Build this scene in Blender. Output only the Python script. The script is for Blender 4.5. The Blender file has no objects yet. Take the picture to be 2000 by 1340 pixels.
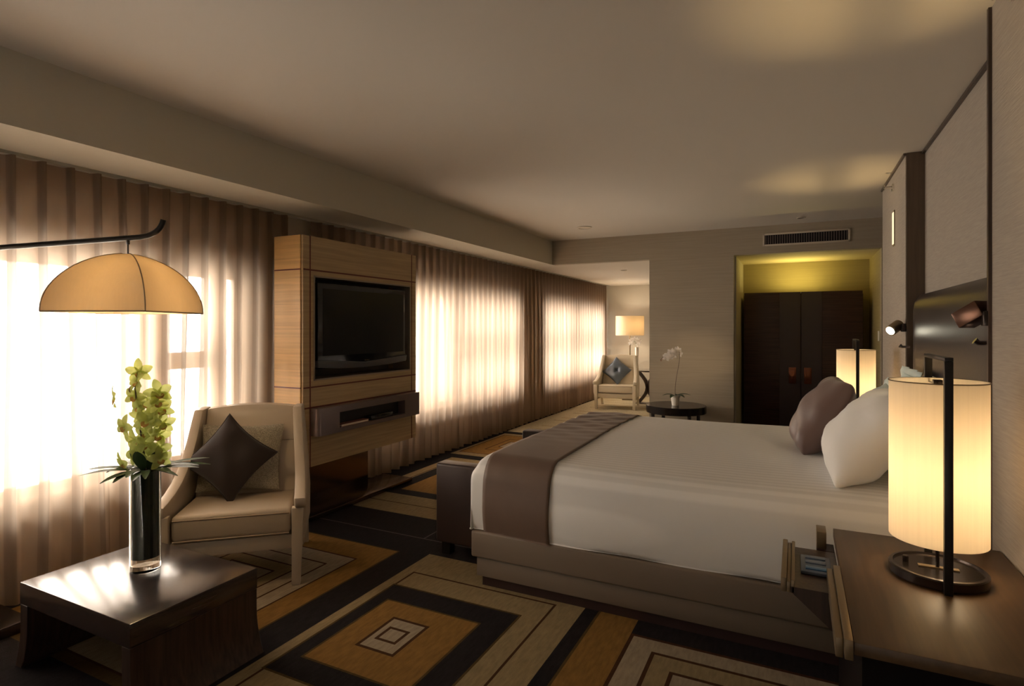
import bpy, bmesh, math, random
from mathutils import Vector, Matrix, Euler
random.seed(7)
C = bpy.context.scene.collection
S = bpy.context.scene
R = math.radians

# ---------------------------------------------------------------- camera
cam_d = bpy.data.cameras.new('camera'); cam = bpy.data.objects.new('camera', cam_d); C.objects.link(cam)
cam.location = (0, 0, 1.5); cam.rotation_euler = (R(90), 0, math.atan(555/1117))
cam_d.sensor_width = 36; cam_d.lens = 1117/2000*36; cam_d.shift_y = -0.015; cam_d.clip_start = 0.02
S.camera = cam
# ---------------------------------------------------------------- world, view
w = bpy.data.worlds.new('daylight'); S.world = w; w.use_nodes = True
bg = w.node_tree.nodes['Background']; bg.inputs[0].default_value = (1.0, 0.965, 0.92, 1); bg.inputs[1].default_value = 20.0
S.view_settings.view_transform = 'Standard'; S.view_settings.look = 'None'
S.view_settings.exposure = 0.38; S.view_settings.gamma = 1.0; S.view_settings.use_curve_mapping = False

WIN = [(0.5, 3.16), (4.35, 7.95), (8.85, 12.2)]       # window openings along the left wall
WX, SILL, HEAD = -3.95, 0.51, 1.94

def area(name, loc, rot, sx, sy, power, col, portal=False):
    l = bpy.data.lights.new(name, 'AREA'); l.shape = 'RECTANGLE'; l.size = sx; l.size_y = sy
    l.energy = power; l.color = col
    if portal: l.cycles.is_portal = True
    o = bpy.data.objects.new(name, l); o.location = loc; o.rotation_euler = rot; C.objects.link(o); return o
for i, (a, b) in enumerate(WIN):
    area('daylight_portal', (WX-0.28, (a+b)/2, (SILL+HEAD)/2), (0, R(-90), 0), HEAD-SILL+.2, b-a+.2, 1, (1, 1, 1), True)

def point(name, loc, power, col, rad=0.04):
    l = bpy.data.lights.new(name, 'POINT'); l.energy = power; l.color = col; l.shadow_soft_size = rad
    o = bpy.data.objects.new(name, l); o.location = loc; C.objects.link(o); return o
def spot(name, loc, target, power, col, angle, blend=.6, rad=.02):
    l = bpy.data.lights.new(name, 'SPOT'); l.energy = power; l.color = col; l.spot_size = R(angle); l.spot_blend = blend; l.shadow_soft_size = rad
    o = bpy.data.objects.new(name, l); o.location = loc
    o.rotation_euler = (Vector(target)-Vector(loc)).to_track_quat('-Z', 'Y').to_euler(); C.objects.link(o); return o
WARM = (1.0, 0.72, 0.42)

# ---------------------------------------------------------------- materials
def mat(name, col, rough=.6, metal=0, spec=.5, noise=None, bump=None, coat=0, coat_rough=.1, sheen=0):
    """noise=(scale xyz, amount, detail) darkens and lightens the colour; bump=(scale xyz, strength)"""
    m = bpy.data.materials.new(name); m.use_nodes = True; nt = m.node_tree; n = nt.nodes; L = nt.links
    p = n['Principled BSDF']; p.inputs['Base Color'].default_value = (*col, 1)
    p.inputs['Roughness'].default_value = rough; p.inputs['Metallic'].default_value = metal
    p.inputs['Specular IOR Level'].default_value = spec
    p.inputs['Coat Weight'].default_value = coat; p.inputs['Coat Roughness'].default_value = coat_rough
    p.inputs['Sheen Weight'].default_value = sheen
    tc = n.new('ShaderNodeTexCoord')
    def tex(sc, det=4):
        mp = n.new('ShaderNodeMapping'); mp.inputs['Scale'].default_value = sc
        L.new(tc.outputs['Object'], mp.inputs['Vector'])
        t = n.new('ShaderNodeTexNoise'); t.inputs['Scale'].default_value = 1; t.inputs['Detail'].default_value = det
        L.new(mp.outputs[0], t.inputs['Vector']); return t
    if noise:
        t = tex(noise[0]); r = n.new('ShaderNodeValToRGB'); a = noise[1]
        r.color_ramp.elements[0].position = .3; r.color_ramp.elements[1].position = .7
        r.color_ramp.elements[0].color = (*[c*(1-a) for c in col], 1)
        c2 = noise[2] if len(noise) > 2 else [min(1, c*(1+a)) for c in col]
        r.color_ramp.elements[1].color = (*c2, 1)
        L.new(t.outputs['Fac'], r.inputs[0]); L.new(r.outputs[0], p.inputs['Base Color'])
    if bump:
        t = tex(bump[0], 3); b = n.new('ShaderNodeBump'); b.inputs['Strength'].default_value = bump[1]; b.inputs['Distance'].default_value = .01
        L.new(t.outputs['Fac'], b.inputs['Height']); L.new(b.outputs[0], p.inputs['Normal'])
    return m

M = {}
M['ceiling'] = mat('ceiling_paint', (.54, .49, .42), .7)
M['soffit'] = mat('soffit_paint', (.50, .46, .37), .8)
M['wall'] = mat('woven_wallcovering', (.33, .28, .21), .75, noise=((2, 2, 160), .10), bump=((3, 3, 220), .12))
M['wall_v'] = mat('woven_wallcovering_side', (.34, .295, .245), .7, noise=((9, 9, 180), .10), bump=((12, 12, 240), .15))
M['wall_lite'] = mat('pale_wallcovering', (.46, .42, .35), .8)
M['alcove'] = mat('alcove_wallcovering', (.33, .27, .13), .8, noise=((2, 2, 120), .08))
M['plaster'] = mat('plaster', (.55, .48, .38), .8)
M['winframe'] = mat('window_frame_paint', (.45, .36, .26), .5)
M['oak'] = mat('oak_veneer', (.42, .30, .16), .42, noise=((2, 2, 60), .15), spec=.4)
M['oak_side_lit'] = mat('oak_veneer_side_lit', (.62, .38, .15), .42, noise=((2, 2, 60), .15), spec=.4)  # same oak, brighter and more orange for the light on that side
M['inlay'] = mat('red_brown_inlay', (.12, .02, .012), .4)
M['wenge'] = mat('wenge_veneer', (.050, .030, .022), .33, noise=((60, 60, 2), .45), spec=.5)
M['wenge_top'] = mat('wenge_veneer_top', (.045, .030, .025), .22, noise=((90, 3, 60), .25), spec=.5, coat=1, coat_rough=.18)
M['stand_top'] = mat('walnut_top', (.085, .045, .018), .40, noise=((45, 2, 40), .22), spec=.55)
M['wardrobe'] = mat('dark_ribbed_veneer', (.045, .021, .016), .35, noise=((2, 2, 90), .5))
M['leather_dark'] = mat('dark_brown_leather', (.032, .022, .022), .34, spec=.55, bump=((120, 120, 120), .06))
M['leather_bench'] = mat('bench_leather', (.042, .027, .025), .42, bump=((90, 90, 90), .08))
M['leather_door'] = mat('door_leather', (.065, .050, .058), .42)
M['leather_cream'] = mat('cream_leather', (.50, .42, .33), .38, bump=((140, 140, 140), .05), spec=.5)
M['leather_cream2'] = mat('cream_leather_pale', (.68, .60, .46), .45)
M['piping'] = mat('leather_piping', (.35, .26, .18), .45)
M['tweed'] = mat('grey_tweed', (.34, .30, .23), .9, noise=((170, 170, 170), .45), bump=((160, 160, 160), .8))
M['velvet'] = mat('dark_brown_velvet', (.020, .012, .010), .75, sheen=.25, spec=.25)
M['blue_satin'] = mat('blue_grey_satin', (.11, .14, .18), .32, spec=.6)
M['linen'] = mat('white_linen', (.84, .82, .79), .65, bump=((4, 4, 4), .25))
M['linen_cool_lit'] = mat('white_linen_cool_lit', (.60, .68, .64), .6, bump=((6, 6, 6), .25))  # white linen with the cool light put into its colour
M['runner'] = mat('brown_satin', (.135, .085, .062), .5, spec=.5, noise=((6, 6, 6), .08), sheen=.1)
M['cushion'] = mat('mauve_brown_satin', (.14, .085, .072), .45, spec=.4, sheen=.2)
M['bedbase'] = mat('taupe_leather', (.17, .13, .095), .5, bump=((60, 60, 60), .04))
M['plinth'] = mat('plinth_brown', (.03, .012, .010), .5)
M['bronze'] = mat('dark_bronze', (.05, .038, .033), .22, metal=.8)
M['bronze_box'] = mat('bronze_laminate', (.20, .155, .15), .30, metal=.55)
M['bronze_light'] = mat('brushed_bronze', (.24, .18, .11), .40, metal=.7)
M['mirror_bronze'] = mat('polished_bronze', (.14, .10, .08), .14, metal=.9)
M['copper'] = mat('copper_plate', (.25, .10, .06), .3, metal=.8)
M['copper_dark'] = mat('dark_copper', (.11, .055, .035), .28, metal=.8)
M['chrome'] = mat('chrome', (.75, .73, .70), .15, metal=1)
M['black_metal'] = mat('black_metal', (.018, .015, .013), .35, metal=.3)
M['black'] = mat('black_gloss_plastic', (.008, .008, .010), .12)
M['screen'] = mat('screen_glass', (.006, .008, .014), .25, spec=.45)
M['grey_plastic'] = mat('grey_plastic', (.06, .06, .07), .3)
M['recess'] = mat('recess_grey', (.10, .085, .075), .5)
M['blueplastic'] = mat('slate_plastic', (.09, .12, .18), .4)
M['lacquer'] = mat('black_lacquer', (.012, .009, .008), .2)
M['pot'] = mat('white_ceramic', (.75, .70, .62), .35)
M['leaf'] = mat('dark_leaf', (.03, .06, .02), .4, noise=((20, 20, 20), .3))
M['leaf_vase'] = mat('wrapped_leaf', (.006, .016, .004), .55, spec=.2, noise=((90, 90, 3), .6))
M['stem'] = mat('green_stem', (.10, .13, .05), .5)
M['stem_dark'] = mat('purple_brown_stem', (.09, .05, .04), .5)
M['white'] = mat('white_paint', (.8, .77, .7), .5)
M['slat'] = mat('vent_blade', (.20, .16, .14), .45)
M['ventback'] = mat('vent_cavity', (.012, .010, .014), .9)
M['book'] = mat('red_brown_cover', (.16, .05, .035), .5)
M['paper'] = mat('paper', (.6, .52, .42), .8)

# carpet yarns
def yarn(name, col, a=.16):
    return mat(name, col, .95, spec=.1, noise=((60, 14, 30), a), bump=((260, 260, 260), .5))
M['c_dark'] = yarn('carpet_charcoal', (.018, .015, .016), .2)
M['c_beige'] = yarn('carpet_beige', (.27, .205, .11))
M['c_gold'] = yarn('carpet_gold', (.23, .125, .035))
M['c_line'] = yarn('carpet_brown_line', (.06, .025, .012))
M['c_light'] = yarn('carpet_pale', (.31, .25, .175))
M['c_far_lit'] = yarn('carpet_beige_window_lit', (.50, .43, .29), .12)  # beige lightened for the window light on the far floor
M['c_grey'] = yarn('carpet_grey_line', (.10, .08, .08))
M['c_edge'] = yarn('carpet_olive_edge', (.08, .05, .018))

def petal_mat(name, c1, c2, trans=.35):
    m = bpy.data.materials.new(name); m.use_nodes = True; nt = m.node_tree; n = nt.nodes; L = nt.links
    n.remove(n['Principled BSDF']); out = n['Material Output']
    t = n.new('ShaderNodeTexNoise'); t.inputs['Scale'].default_value = 25
    tc = n.new('ShaderNodeTexCoord'); L.new(tc.outputs['Object'], t.inputs['Vector'])
    r = n.new('ShaderNodeValToRGB'); r.color_ramp.elements[0].color = (*c1, 1); r.color_ramp.elements[1].color = (*c2, 1)
    L.new(t.outputs['Fac'], r.inputs[0])
    d = n.new('ShaderNodeBsdfDiffuse'); tr = n.new('ShaderNodeBsdfTranslucent'); mx = n.new('ShaderNodeMixShader'); mx.inputs[0].default_value = trans
    L.new(r.outputs[0], d.inputs[0]); L.new(r.outputs[0], tr.inputs[0])
    L.new(d.outputs[0], mx.inputs[1]); L.new(tr.outputs[0], mx.inputs[2]); L.new(mx.outputs[0], out.inputs[0]); return m
M['petal_green'] = petal_mat('lime_petal', (.42, .50, .07), (.74, .76, .36), .5)
M['petal_white'] = petal_mat('white_petal', (.85, .80, .74), (.9, .86, .8))
M['lip'] = petal_mat('orchid_lip', (.35, .12, .05), (.62, .45, .15))
M['bud'] = petal_mat('purple_bud', (.30, .16, .12), (.4, .25, .15))

def sheer(name, col, transp, streak=0.0):
    m = bpy.data.materials.new(name); m.use_nodes = True; nt = m.node_tree; n = nt.nodes; L = nt.links
    n.remove(n['Principled BSDF']); out = n['Material Output']
    tp = n.new('ShaderNodeBsdfTransparent'); tp.inputs[0].default_value = (1, .93, .85, 1)
    tl = n.new('ShaderNodeBsdfTranslucent'); tl.inputs[0].default_value = (*col, 1)
    df = n.new('ShaderNodeBsdfDiffuse'); df.inputs[0].default_value = (*[c*.8 for c in col], 1)
    m1 = n.new('ShaderNodeMixShader'); m1.inputs[0].default_value = .45
    L.new(tl.outputs[0], m1.inputs[1]); L.new(df.outputs[0], m1.inputs[2])
    lw = n.new('ShaderNodeLayerWeight'); lw.inputs[0].default_value = .5
    mr = n.new('ShaderNodeMapRange'); mr.inputs['To Min'].default_value = transp; mr.inputs['To Max'].default_value = transp*.3
    L.new(lw.outputs['Facing'], mr.inputs['Value'])
    m2 = n.new('ShaderNodeMixShader'); L.new(mr.outputs[0], m2.inputs[0])
    L.new(m1.outputs[0], m2.inputs[1]); L.new(tp.outputs[0], m2.inputs[2]); L.new(m2.outputs[0], out.inputs[0]); return m
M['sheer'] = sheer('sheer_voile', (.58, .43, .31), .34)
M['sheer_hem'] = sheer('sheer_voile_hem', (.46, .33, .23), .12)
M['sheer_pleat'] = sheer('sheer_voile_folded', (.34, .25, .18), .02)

def shade_mat(name, col, fibre=0.06, tl_w=.65, sc=(120, 120, 1.5)):
    m = bpy.data.materials.new(name); m.use_nodes = True; nt = m.node_tree; n = nt.nodes; L = nt.links
    n.remove(n['Principled BSDF']); out = n['Material Output']
    tc = n.new('ShaderNodeTexCoord'); mp = n.new('ShaderNodeMapping'); mp.inputs['Scale'].default_value = sc
    t = n.new('ShaderNodeTexNoise'); t.inputs['Scale'].default_value = 1
    L.new(tc.outputs['Object'], mp.inputs[0]); L.new(mp.outputs[0], t.inputs['Vector'])
    r = n.new('ShaderNodeValToRGB'); r.color_ramp.elements[0].position = .35; r.color_ramp.elements[1].position = .65
    r.color_ramp.elements[0].color = (*[c*(1-fibre*2) for c in col], 1); r.color_ramp.elements[1].color = (*col, 1)
    L.new(t.outputs['Fac'], r.inputs[0])
    d = n.new('ShaderNodeBsdfDiffuse'); tr = n.new('ShaderNodeBsdfTranslucent'); mx = n.new('ShaderNodeMixShader'); mx.inputs[0].default_value = tl_w
    L.new(r.outputs[0], d.inputs[0]); L.new(r.outputs[0], tr.inputs[0])
    L.new(d.outputs[0], mx.inputs[1]); L.new(tr.outputs[0], mx.inputs[2]); L.new(mx.outputs[0], out.inputs[0]); return m
M['shade'] = shade_mat('ribbed_lamp_shade', (.90, .84, .74), .02)
def glossy_over(m, f, rough):
    nt = m.node_tree; o = nt.nodes['Material Output']; src = o.inputs[0].links[0].from_socket
    g = nt.nodes.new('ShaderNodeBsdfGlossy'); g.inputs['Roughness'].default_value = rough; mx = nt.nodes.new('ShaderNodeMixShader'); mx.inputs[0].default_value = f
    nt.links.new(src, mx.inputs[1]); nt.links.new(g.outputs[0], mx.inputs[2]); nt.links.new(mx.outputs[0], o.inputs[0]); return m
M['shade_silk'] = shade_mat('cream_silk_shade', (.74, .62, .44), .015, .45)
glossy_over(M['shade_silk'], .10, .38)

def glass_mat(name, tint, gloss=.08, rough=.02):
    m = bpy.data.materials.new(name); m.use_nodes = True; nt = m.node_tree; n = nt.nodes; L = nt.links
    n.remove(n['Principled BSDF']); out = n['Material Output']
    tp = n.new('ShaderNodeBsdfTransparent'); tp.inputs[0].default_value = (*tint, 1)
    g = n.new('ShaderNodeBsdfGlossy'); g.inputs['Roughness'].default_value = rough
    f = n.new('ShaderNodeFresnel'); f.inputs[0].default_value = 1.45
    mx = n.new('ShaderNodeMixShader'); L.new(f.outputs[0], mx.inputs[0]); L.new(tp.outputs[0], mx.inputs[1]); L.new(g.outputs[0], mx.inputs[2])
    L.new(mx.outputs[0], out.inputs[0]); return m
M['pane'] = glass_mat('window_glass', (.97, .98, .98))
M['vase_glass'] = glass_mat('clear_vase_glass', (.93, .95, .92))
def solid_glass(name):
    m = bpy.data.materials.new(name); m.use_nodes = True; p = m.node_tree.nodes['Principled BSDF']
    p.inputs['Transmission Weight'].default_value = 1; p.inputs['Roughness'].default_value = .02; p.inputs['IOR'].default_value = 1.45
    p.inputs['Base Color'].default_value = (.95, .96, .93, 1); return m
M['thick_glass'] = solid_glass('thick_glass')
def emit(name, col, st):
    m = bpy.data.materials.new(name); m.use_nodes = True; nt = m.node_tree; n = nt.nodes; n.remove(n['Principled BSDF'])
    e = n.new('ShaderNodeEmission'); e.inputs[0].default_value = (*col, 1); e.inputs[1].default_value = st
    nt.links.new(e.outputs[0], n['Material Output'].inputs[0]); return m
M['bulb'] = emit('lit_bulb', (1, .75, .42), 25)
M['lens'] = emit('lit_lens', (1, .92, .7), 14)
M['slot'] = emit('lit_slot', (1, .78, .46), 1.1)

# white duvet with woven satin stripe
def duvet_mat():
    m = mat('striped_white_duvet', (.80, .79, .78), .55, bump=((3, 5, 3), .25)); nt = m.node_tree; n = nt.nodes; L = nt.links
    p = n['Principled BSDF']; tc = n.new('ShaderNodeTexCoord'); sx = n.new('ShaderNodeSeparateXYZ'); L.new(tc.outputs['Object'], sx.inputs[0])
    mu = n.new('ShaderNodeMath'); mu.operation = 'MULTIPLY'; mu.inputs[1].default_value = 2*math.pi/.048; L.new(sx.outputs['Y'], mu.inputs[0])
    si = n.new('ShaderNodeMath'); si.operation = 'SINE'; L.new(mu.outputs[0], si.inputs[0])
    r = n.new('ShaderNodeMapRange'); r.inputs['From Min'].default_value = -.4; r.inputs['From Max'].default_value = .4
    r.inputs['To Min'].default_value = 0; r.inputs['To Max'].default_value = 1; L.new(si.outputs[0], r.inputs['Value'])
    mx = n.new('ShaderNodeMix'); mx.data_type = 'RGBA'; L.new(r.outputs[0], mx.inputs[0])
    mx.inputs[6].default_value = (.74, .735, .73, 1); mx.inputs[7].default_value = (.83, .825, .82, 1)
    L.new(mx.outputs[2], p.inputs['Base Color']); return m
M['duvet'] = duvet_mat()

# ---------------------------------------------------------------- mesh helpers
def finish(bm, angle=38):
    bmesh.ops.recalc_face_normals(bm, faces=bm.faces[:]) if True else None
    lim = R(angle)
    for f in bm.faces: f.smooth = True
    for e in bm.edges:
        if len(e.link_faces) != 2 or e.calc_face_angle(0) > lim: e.smooth = False
def obj(name, bm, material, parent=None, angle=38, recalc=True):
    if recalc: bmesh.ops.recalc_face_normals(bm, faces=bm.faces[:])
    lim = R(angle)
    for f in bm.faces: f.smooth = True
    for e in bm.edges:
        if len(e.link_faces) == 2 and e.calc_face_angle(0) > lim: e.smooth = False
    me = bpy.data.meshes.new(name); bm.to_mesh(me); bm.free()
    for m in (material if isinstance(material, (list, tuple)) else [material]): me.materials.append(m)
    o = bpy.data.objects.new(name, me); C.objects.link(o)
    if parent: o.parent = parent
    return o
def tag(o, label, cat, group=None):
    o['label'] = label; o['category'] = cat
    if group: o['group'] = group
    return o
def thing(name, label, cat, loc=(0, 0, 0), rotz=0, group=None):
    o = bpy.data.objects.new(name, None); C.objects.link(o); o.location = loc; o.rotation_euler = (0, 0, rotz)
    o.empty_display_size = .1
    return tag(o, label, cat, group)
def struct(name, bm, m, parent=None):
    o = obj(name, bm, m, parent)
    if not parent: o['kind'] = 'structure'
    return o
def box(bm, x0, x1, y0, y1, z0, z1, bev=0, seg=2, mi=0):
    r = bmesh.ops.create_cube(bm, size=1); vs = r['verts']
    for v in vs:
        v.co = Vector(((x0+x1)/2+v.co.x*(x1-x0), (y0+y1)/2+v.co.y*(y1-y0), (z0+z1)/2+v.co.z*(z1-z0)))
    fs = set(f for v in vs for f in v.link_faces)
    for f in fs: f.material_index = mi
    if bev:
        es = list(set(e for v in vs for e in v.link_edges))
        bmesh.ops.bevel(bm, geom=es, offset=bev, segments=seg, affect='EDGES', profile=.5)
    return bm
def B(*a, **k): return box(bmesh.new(), *a, **k)
def prism(bm, pts, axis, a, b, bev=0, seg=2):
    """extrude a 2D outline along an axis ('x': pts=(y,z), 'y': pts=(x,z), 'z': pts=(x,y))"""
    def P(p, t): return {'x': (t, p[0], p[1]), 'y': (p[0], t, p[1]), 'z': (p[0], p[1], t)}[axis]
    v0 = [bm.verts.new(P(p, a)) for p in pts]; v1 = [bm.verts.new(P(p, b)) for p in pts]
    f = [bm.faces.new(v0), bm.faces.new(v1[::-1])]
    n = len(pts)
    for i in range(n): f.append(bm.faces.new((v0[i], v1[i], v1[(i+1) % n], v0[(i+1) % n])))
    bmesh.ops.recalc_face_normals(bm, faces=f)
    if bev:
        es = list(set(e for q in f[:2] for e in q.edges))
        bmesh.ops.bevel(bm, geom=es, offset=bev, segments=seg, affect='EDGES', profile=.5)
    return bm
def lathe(bm, prof, n=40, c=(0, 0, 0), close=True):
    rings = []
    for r, z in prof:
        if r < 1e-5: rings.append([bm.verts.new((c[0], c[1], c[2]+z))])
        else: rings.append([bm.verts.new((c[0]+r*math.cos(2*math.pi*i/n), c[1]+r*math.sin(2*math.pi*i/n), c[2]+z)) for i in range(n)])
    for a, b in zip(rings, rings[1:]):
        for i in range(n):
            j = (i+1) % n
            if len(a) == 1 and len(b) == 1: continue
            if len(a) == 1: bm.faces.new((a[0], b[i], b[j]))
            elif len(b) == 1: bm.faces.new((a[i], a[j], b[0]))
            else: bm.faces.new((a[i], a[j], b[j], b[i]))
    return bm
def tube(bm, pts, rad, n=10, caps=True):
    pts = [Vector(p) for p in pts]; rs = rad if isinstance(rad, (list, tuple)) else [rad]*len(pts)
    rings = []; up = Vector((0.123, .2, 1)).normalized()
    for i, p in enumerate(pts):
        t = (pts[min(i+1, len(pts)-1)]-pts[max(i-1, 0)]).normalized()
        a = t.cross(up)
        if a.length < .05: a = t.cross(Vector((1, 0, 0)))
        a.normalize(); b = t.cross(a)
        rings.append([bm.verts.new(p+(a*math.cos(2*math.pi*k/n)+b*math.sin(2*math.pi*k/n))*rs[i]) for k in range(n)])
    for a, b in zip(rings, rings[1:]):
        for k in range(n): bm.faces.new((a[k], a[(k+1) % n], b[(k+1) % n], b[k]))
    if caps: bm.faces.new(rings[0][::-1]); bm.faces.new(rings[-1])
    return bm
def bez(p0, p1, p2, p3, n=12):
    p = [Vector(q) for q in (p0, p1, p2, p3)]; o = []
    for i in range(n+1):
        t = i/n; s = 1-t
        o.append(p[0]*s**3+p[1]*3*s*s*t+p[2]*3*s*t*t+p[3]*t**3)
    return o
def cushion_bm(wd, ht, th, pinch=.10, n=28, puff=.55, ripple=0, button=False, seed=0, crease=0):
    """soft cushion standing in the XZ plane, thickness along Y, bottom at z=0"""
    bm = bmesh.new(); rnd = random.Random(seed); ph = [rnd.uniform(0, 6.28) for _ in range(4)]
    def pos(u, v, s):
        x = wd/2*u*(1-pinch*(1-v*v)); z = ht/2*v*(1-pinch*(1-u*u))
        e = max(0, (1-u*u)*(1-v*v))**puff
        y = th/2*e
        if ripple: y += ripple*e*math.sin(5*u+ph[0]+2*v)*math.cos(4*v+ph[1])+ripple*.5*e**.5*math.sin(9*u*v+ph[2])
        if crease: y += crease*e**.6*(abs(math.sin(6*(u*.5+v)+ph[3]+1.5*math.sin(2*u+ph[0])))**.5+abs(math.sin(5*(u-v*.6)+ph[1]))**.5-1)
        if button:
            r = math.hypot(u, v); y *= 1-.75*math.exp(-(r/.22)**2)
            a = math.atan2(v, u); y -= th*.09*e*abs(math.cos(2*a))**6*math.exp(-r*1.2)
        return Vector((x, s*y, z+ht/2))
    G = []
    for s in (-1, 1):
        g = []
        for i in range(n+1):
            row = []
            for j in range(n+1):
                u = -1+2*i/n; v = -1+2*j/n
                u = math.copysign(abs(math.sin(u*math.pi/2)), u); v = math.copysign(abs(math.sin(v*math.pi/2)), v)
                edge = i in (0, n) or j in (0, n)
                if s == 1 and edge: row.append(G[0][i][j])
                else: row.append(bm.verts.new(pos(u, v, s)))
            g.append(row)
        G.append(g)
        for i in range(n):
            for j in range(n):
                q = (g[i][j], g[i+1][j], g[i+1][j+1], g[i][j+1])
                bm.faces.new(q if s == -1 else q[::-1])
    return bm
def cushion_edge(wd, ht, pinch, rad, n=18):
    pts = []
    def P(u, v): return Vector((wd/2*u*(1-pinch*(1-v*v)), 0, ht/2*v*(1-pinch*(1-u*u))+ht/2))
    for k in range(n): pts.append(P(-1+2*k/n, -1))
    for k in range(n): pts.append(P(1, -1+2*k/n))
    for k in range(n): pts.append(P(1-2*k/n, 1))
    for k in range(n+1): pts.append(P(-1, 1-2*k/n))
    return tube(bmesh.new(), pts, rad, 6, False)
def dup(root, loc, rotz, label=None, group=None):
    def cp(o, par):
        c = o.copy(); C.objects.link(c)
        if par: c.parent = par
        for ch in o.children: cp(ch, c)
        return c
    r = cp(root, None); r.location = loc; r.rotation_euler = (0, 0, rotz)
    if label: r['label'] = label
    if group: r['group'] = group
    return r

# ================================================================ SETTING
XR, XN, YB, YF, YS, ZC, ZS = .836, .70, -2.2, 7.85, 12.4, 2.78, 2.43
# carpet: rectangles painted over one another, cut into one floor mesh
rects = [(-4.2, 1.1, YB, YS+.1, 'c_dark')]
def ring(x0, x1, y0, y1, line, fill, t=.014):
    rects.append((x0, x1, y0, y1, line)); rects.append((x0+t, x1-t, y0+t, y1-t, fill))
def rc(*a): rects.append(a)
rc(-2.175, -1.01, .55, 3.15, 'c_beige')                       # big beige field
ring(-2.105, -1.16, .75, 2.88, 'c_line', 'c_beige', .013)
ring(-2.112, -1.28, 1.765, 2.695, 'c_edge', 'c_dark', .012)
ring(-2.025, -1.43, 1.905, 2.53, 'c_edge', 'c_gold', .012)
ring(-1.87, -1.645, 2.09, 2.385, 'c_line', 'c_light', .017)
ring(-1.825, -1.70, 2.175, 2.30, 'c_line', 'c_light', .017)
ring(-2.112, -1.28, .80, 1.62, 'c_edge', 'c_dark', .012)
rc(-1.95, -1.43, .95, 1.47, 'c_gold')
rc(-.935, .62, 1.0, 3.6, 'c_edge'); rc(-.922, .60, 1.0, 3.6, 'c_gold')
rc(-.725, .60, 2.775, 3.6, 'c_dark')  # shade along the bed base painted as dark carpet
ring(-.725, .45, .9, 2.775, 'c_line', 'c_light', .018)
ring(-.60, .32, 1.05, 2.66, 'c_line', 'c_beige', .018)
ring(-.495, .22, 1.15, 2.54, 'c_line', 'c_light', .018)
ring(-.38, .1, 1.3, 2.40, 'c_line', 'c_beige', .018)
rc(-3.75, -2.38, 1.40, 3.10, 'c_edge'); rc(-3.75, -2.392, 1.46, 3.09, 'c_gold')  # field under the armchair
ring(-3.62, -2.55, 1.455, 2.88, 'c_line', 'c_light', .013)
ring(-3.50, -2.67, 1.60, 2.735, 'c_line', 'c_light', .013)
ring(-3.37, -2.78, 1.73, 2.62, 'c_line', 'c_beige', .013)
ring(-3.27, -2.88, 1.84, 2.51, 'c_line', 'c_light', .013)
rc(-3.19, -2.96, 1.92, 2.43, 'c_dark')
rc(-3.8, -1.75, 3.355, 3.367, 'c_grey'); rc(-2.376, -2.364, 3.36, 3.73, 'c_grey')
rc(-3.57, -1.8, 3.73, 5.62, 'c_beige')
ring(-3.463, -1.9, 3.95, 5.45, 'c_line', 'c_beige', .012)
rc(-3.44, -2.0, 4.17, 5.3, 'c_dark'); rc(-3.29, -2.15, 4.305, 5.14, 'c_gold')
rc(-3.70, -1.5, 5.79, 7.22, 'c_beige')
ring(-3.66, -1.6, 5.92, 7.12, 'c_line', 'c_gold', .016)
ring(-3.45, -2.0, 6.17, 6.88, 'c_line', 'c_gold', .016)
ring(-3.36, -2.2, 6.36, 6.72, 'c_line', 'c_light', .016)
rc(-3.75, -.8, 7.38, 12.5, 'c_far_lit')
for k in range(5): rc(-3.55+.02*k, -2.0, 7.75+k*.85, 7.79+k*.85, 'c_light'); rc(-3.5, -2.1, 8.05+k*.85, 8.07+k*.85, 'c_gold')
xs = sorted(set(round(v, 4) for r in rects for v in r[:2])); ys = sorted(set(round(v, 4) for r in rects for v in r[2:4]))
xs = [x for x in xs if -4.2 <= x <= 1.1]; ys = [y for y in ys if YB <= y <= YS+.1]
names = ['c_far_lit', 'c_dark', 'c_beige', 'c_gold', 'c_line', 'c_light', 'c_grey', 'c_edge']
bm = bmesh.new(); V = [[bm.verts.new((x, y, 0)) for y in ys] for x in xs]
for i in range(len(xs)-1):
    for j in range(len(ys)-1):
        cx, cy = (xs[i]+xs[i+1])/2, (ys[j]+ys[j+1])/2; m = 'c_dark'
        for r in rects:
            if r[0] < cx < r[1] and r[2] < cy < r[3]: m = r[4]
        f = bm.faces.new((V[i][j], V[i+1][j], V[i+1][j+1], V[i][j+1])); f.material_index = names.index(m)
fl = struct('floor', bm, [M[k] for k in names])

struct('ceiling', B(-3.24, 1.0, YB-.1, YF+.1, ZC, ZC+.1), M['ceiling'])
bm = B(-3.70, -3.235, YB-.1, YF, ZS, ZC+.05); box(bm, -4.15, -3.70, YB-.1, YS+.1, 2.53, ZC+.05)
struct('trim_1', bm, M['soffit'])                                   # dropped beam along the windows
bm = B(-3.70, -.7, YF+.12, YS+.1, ZS, ZC+.05); box(bm, -3.70, -3.236, YF, YF+.12, ZS, ZC+.05)
struct('trim_2', bm, M['ceiling'])                                  # low ceiling of the sitting area
# window wall
bm = bmesh.new()
box(bm, WX-.2, WX, YB-.1, YS+.1, -.02, SILL); box(bm, WX-.2, WX, YB-.1, YS+.1, HEAD, 2.6)
ed = [YB-.1]+[v for w_ in WIN for v in w_]+[YS+.1]
for a, b in zip(ed[::2], ed[1::2]): box(bm, WX-.2, WX, a, b, SILL, HEAD)
struct('wall_left', bm, M['plaster'])
struct('trim_3', B(-3.95, -3.86, 3.50, 3.66, 0, 2.53), M['plaster'])
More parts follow.
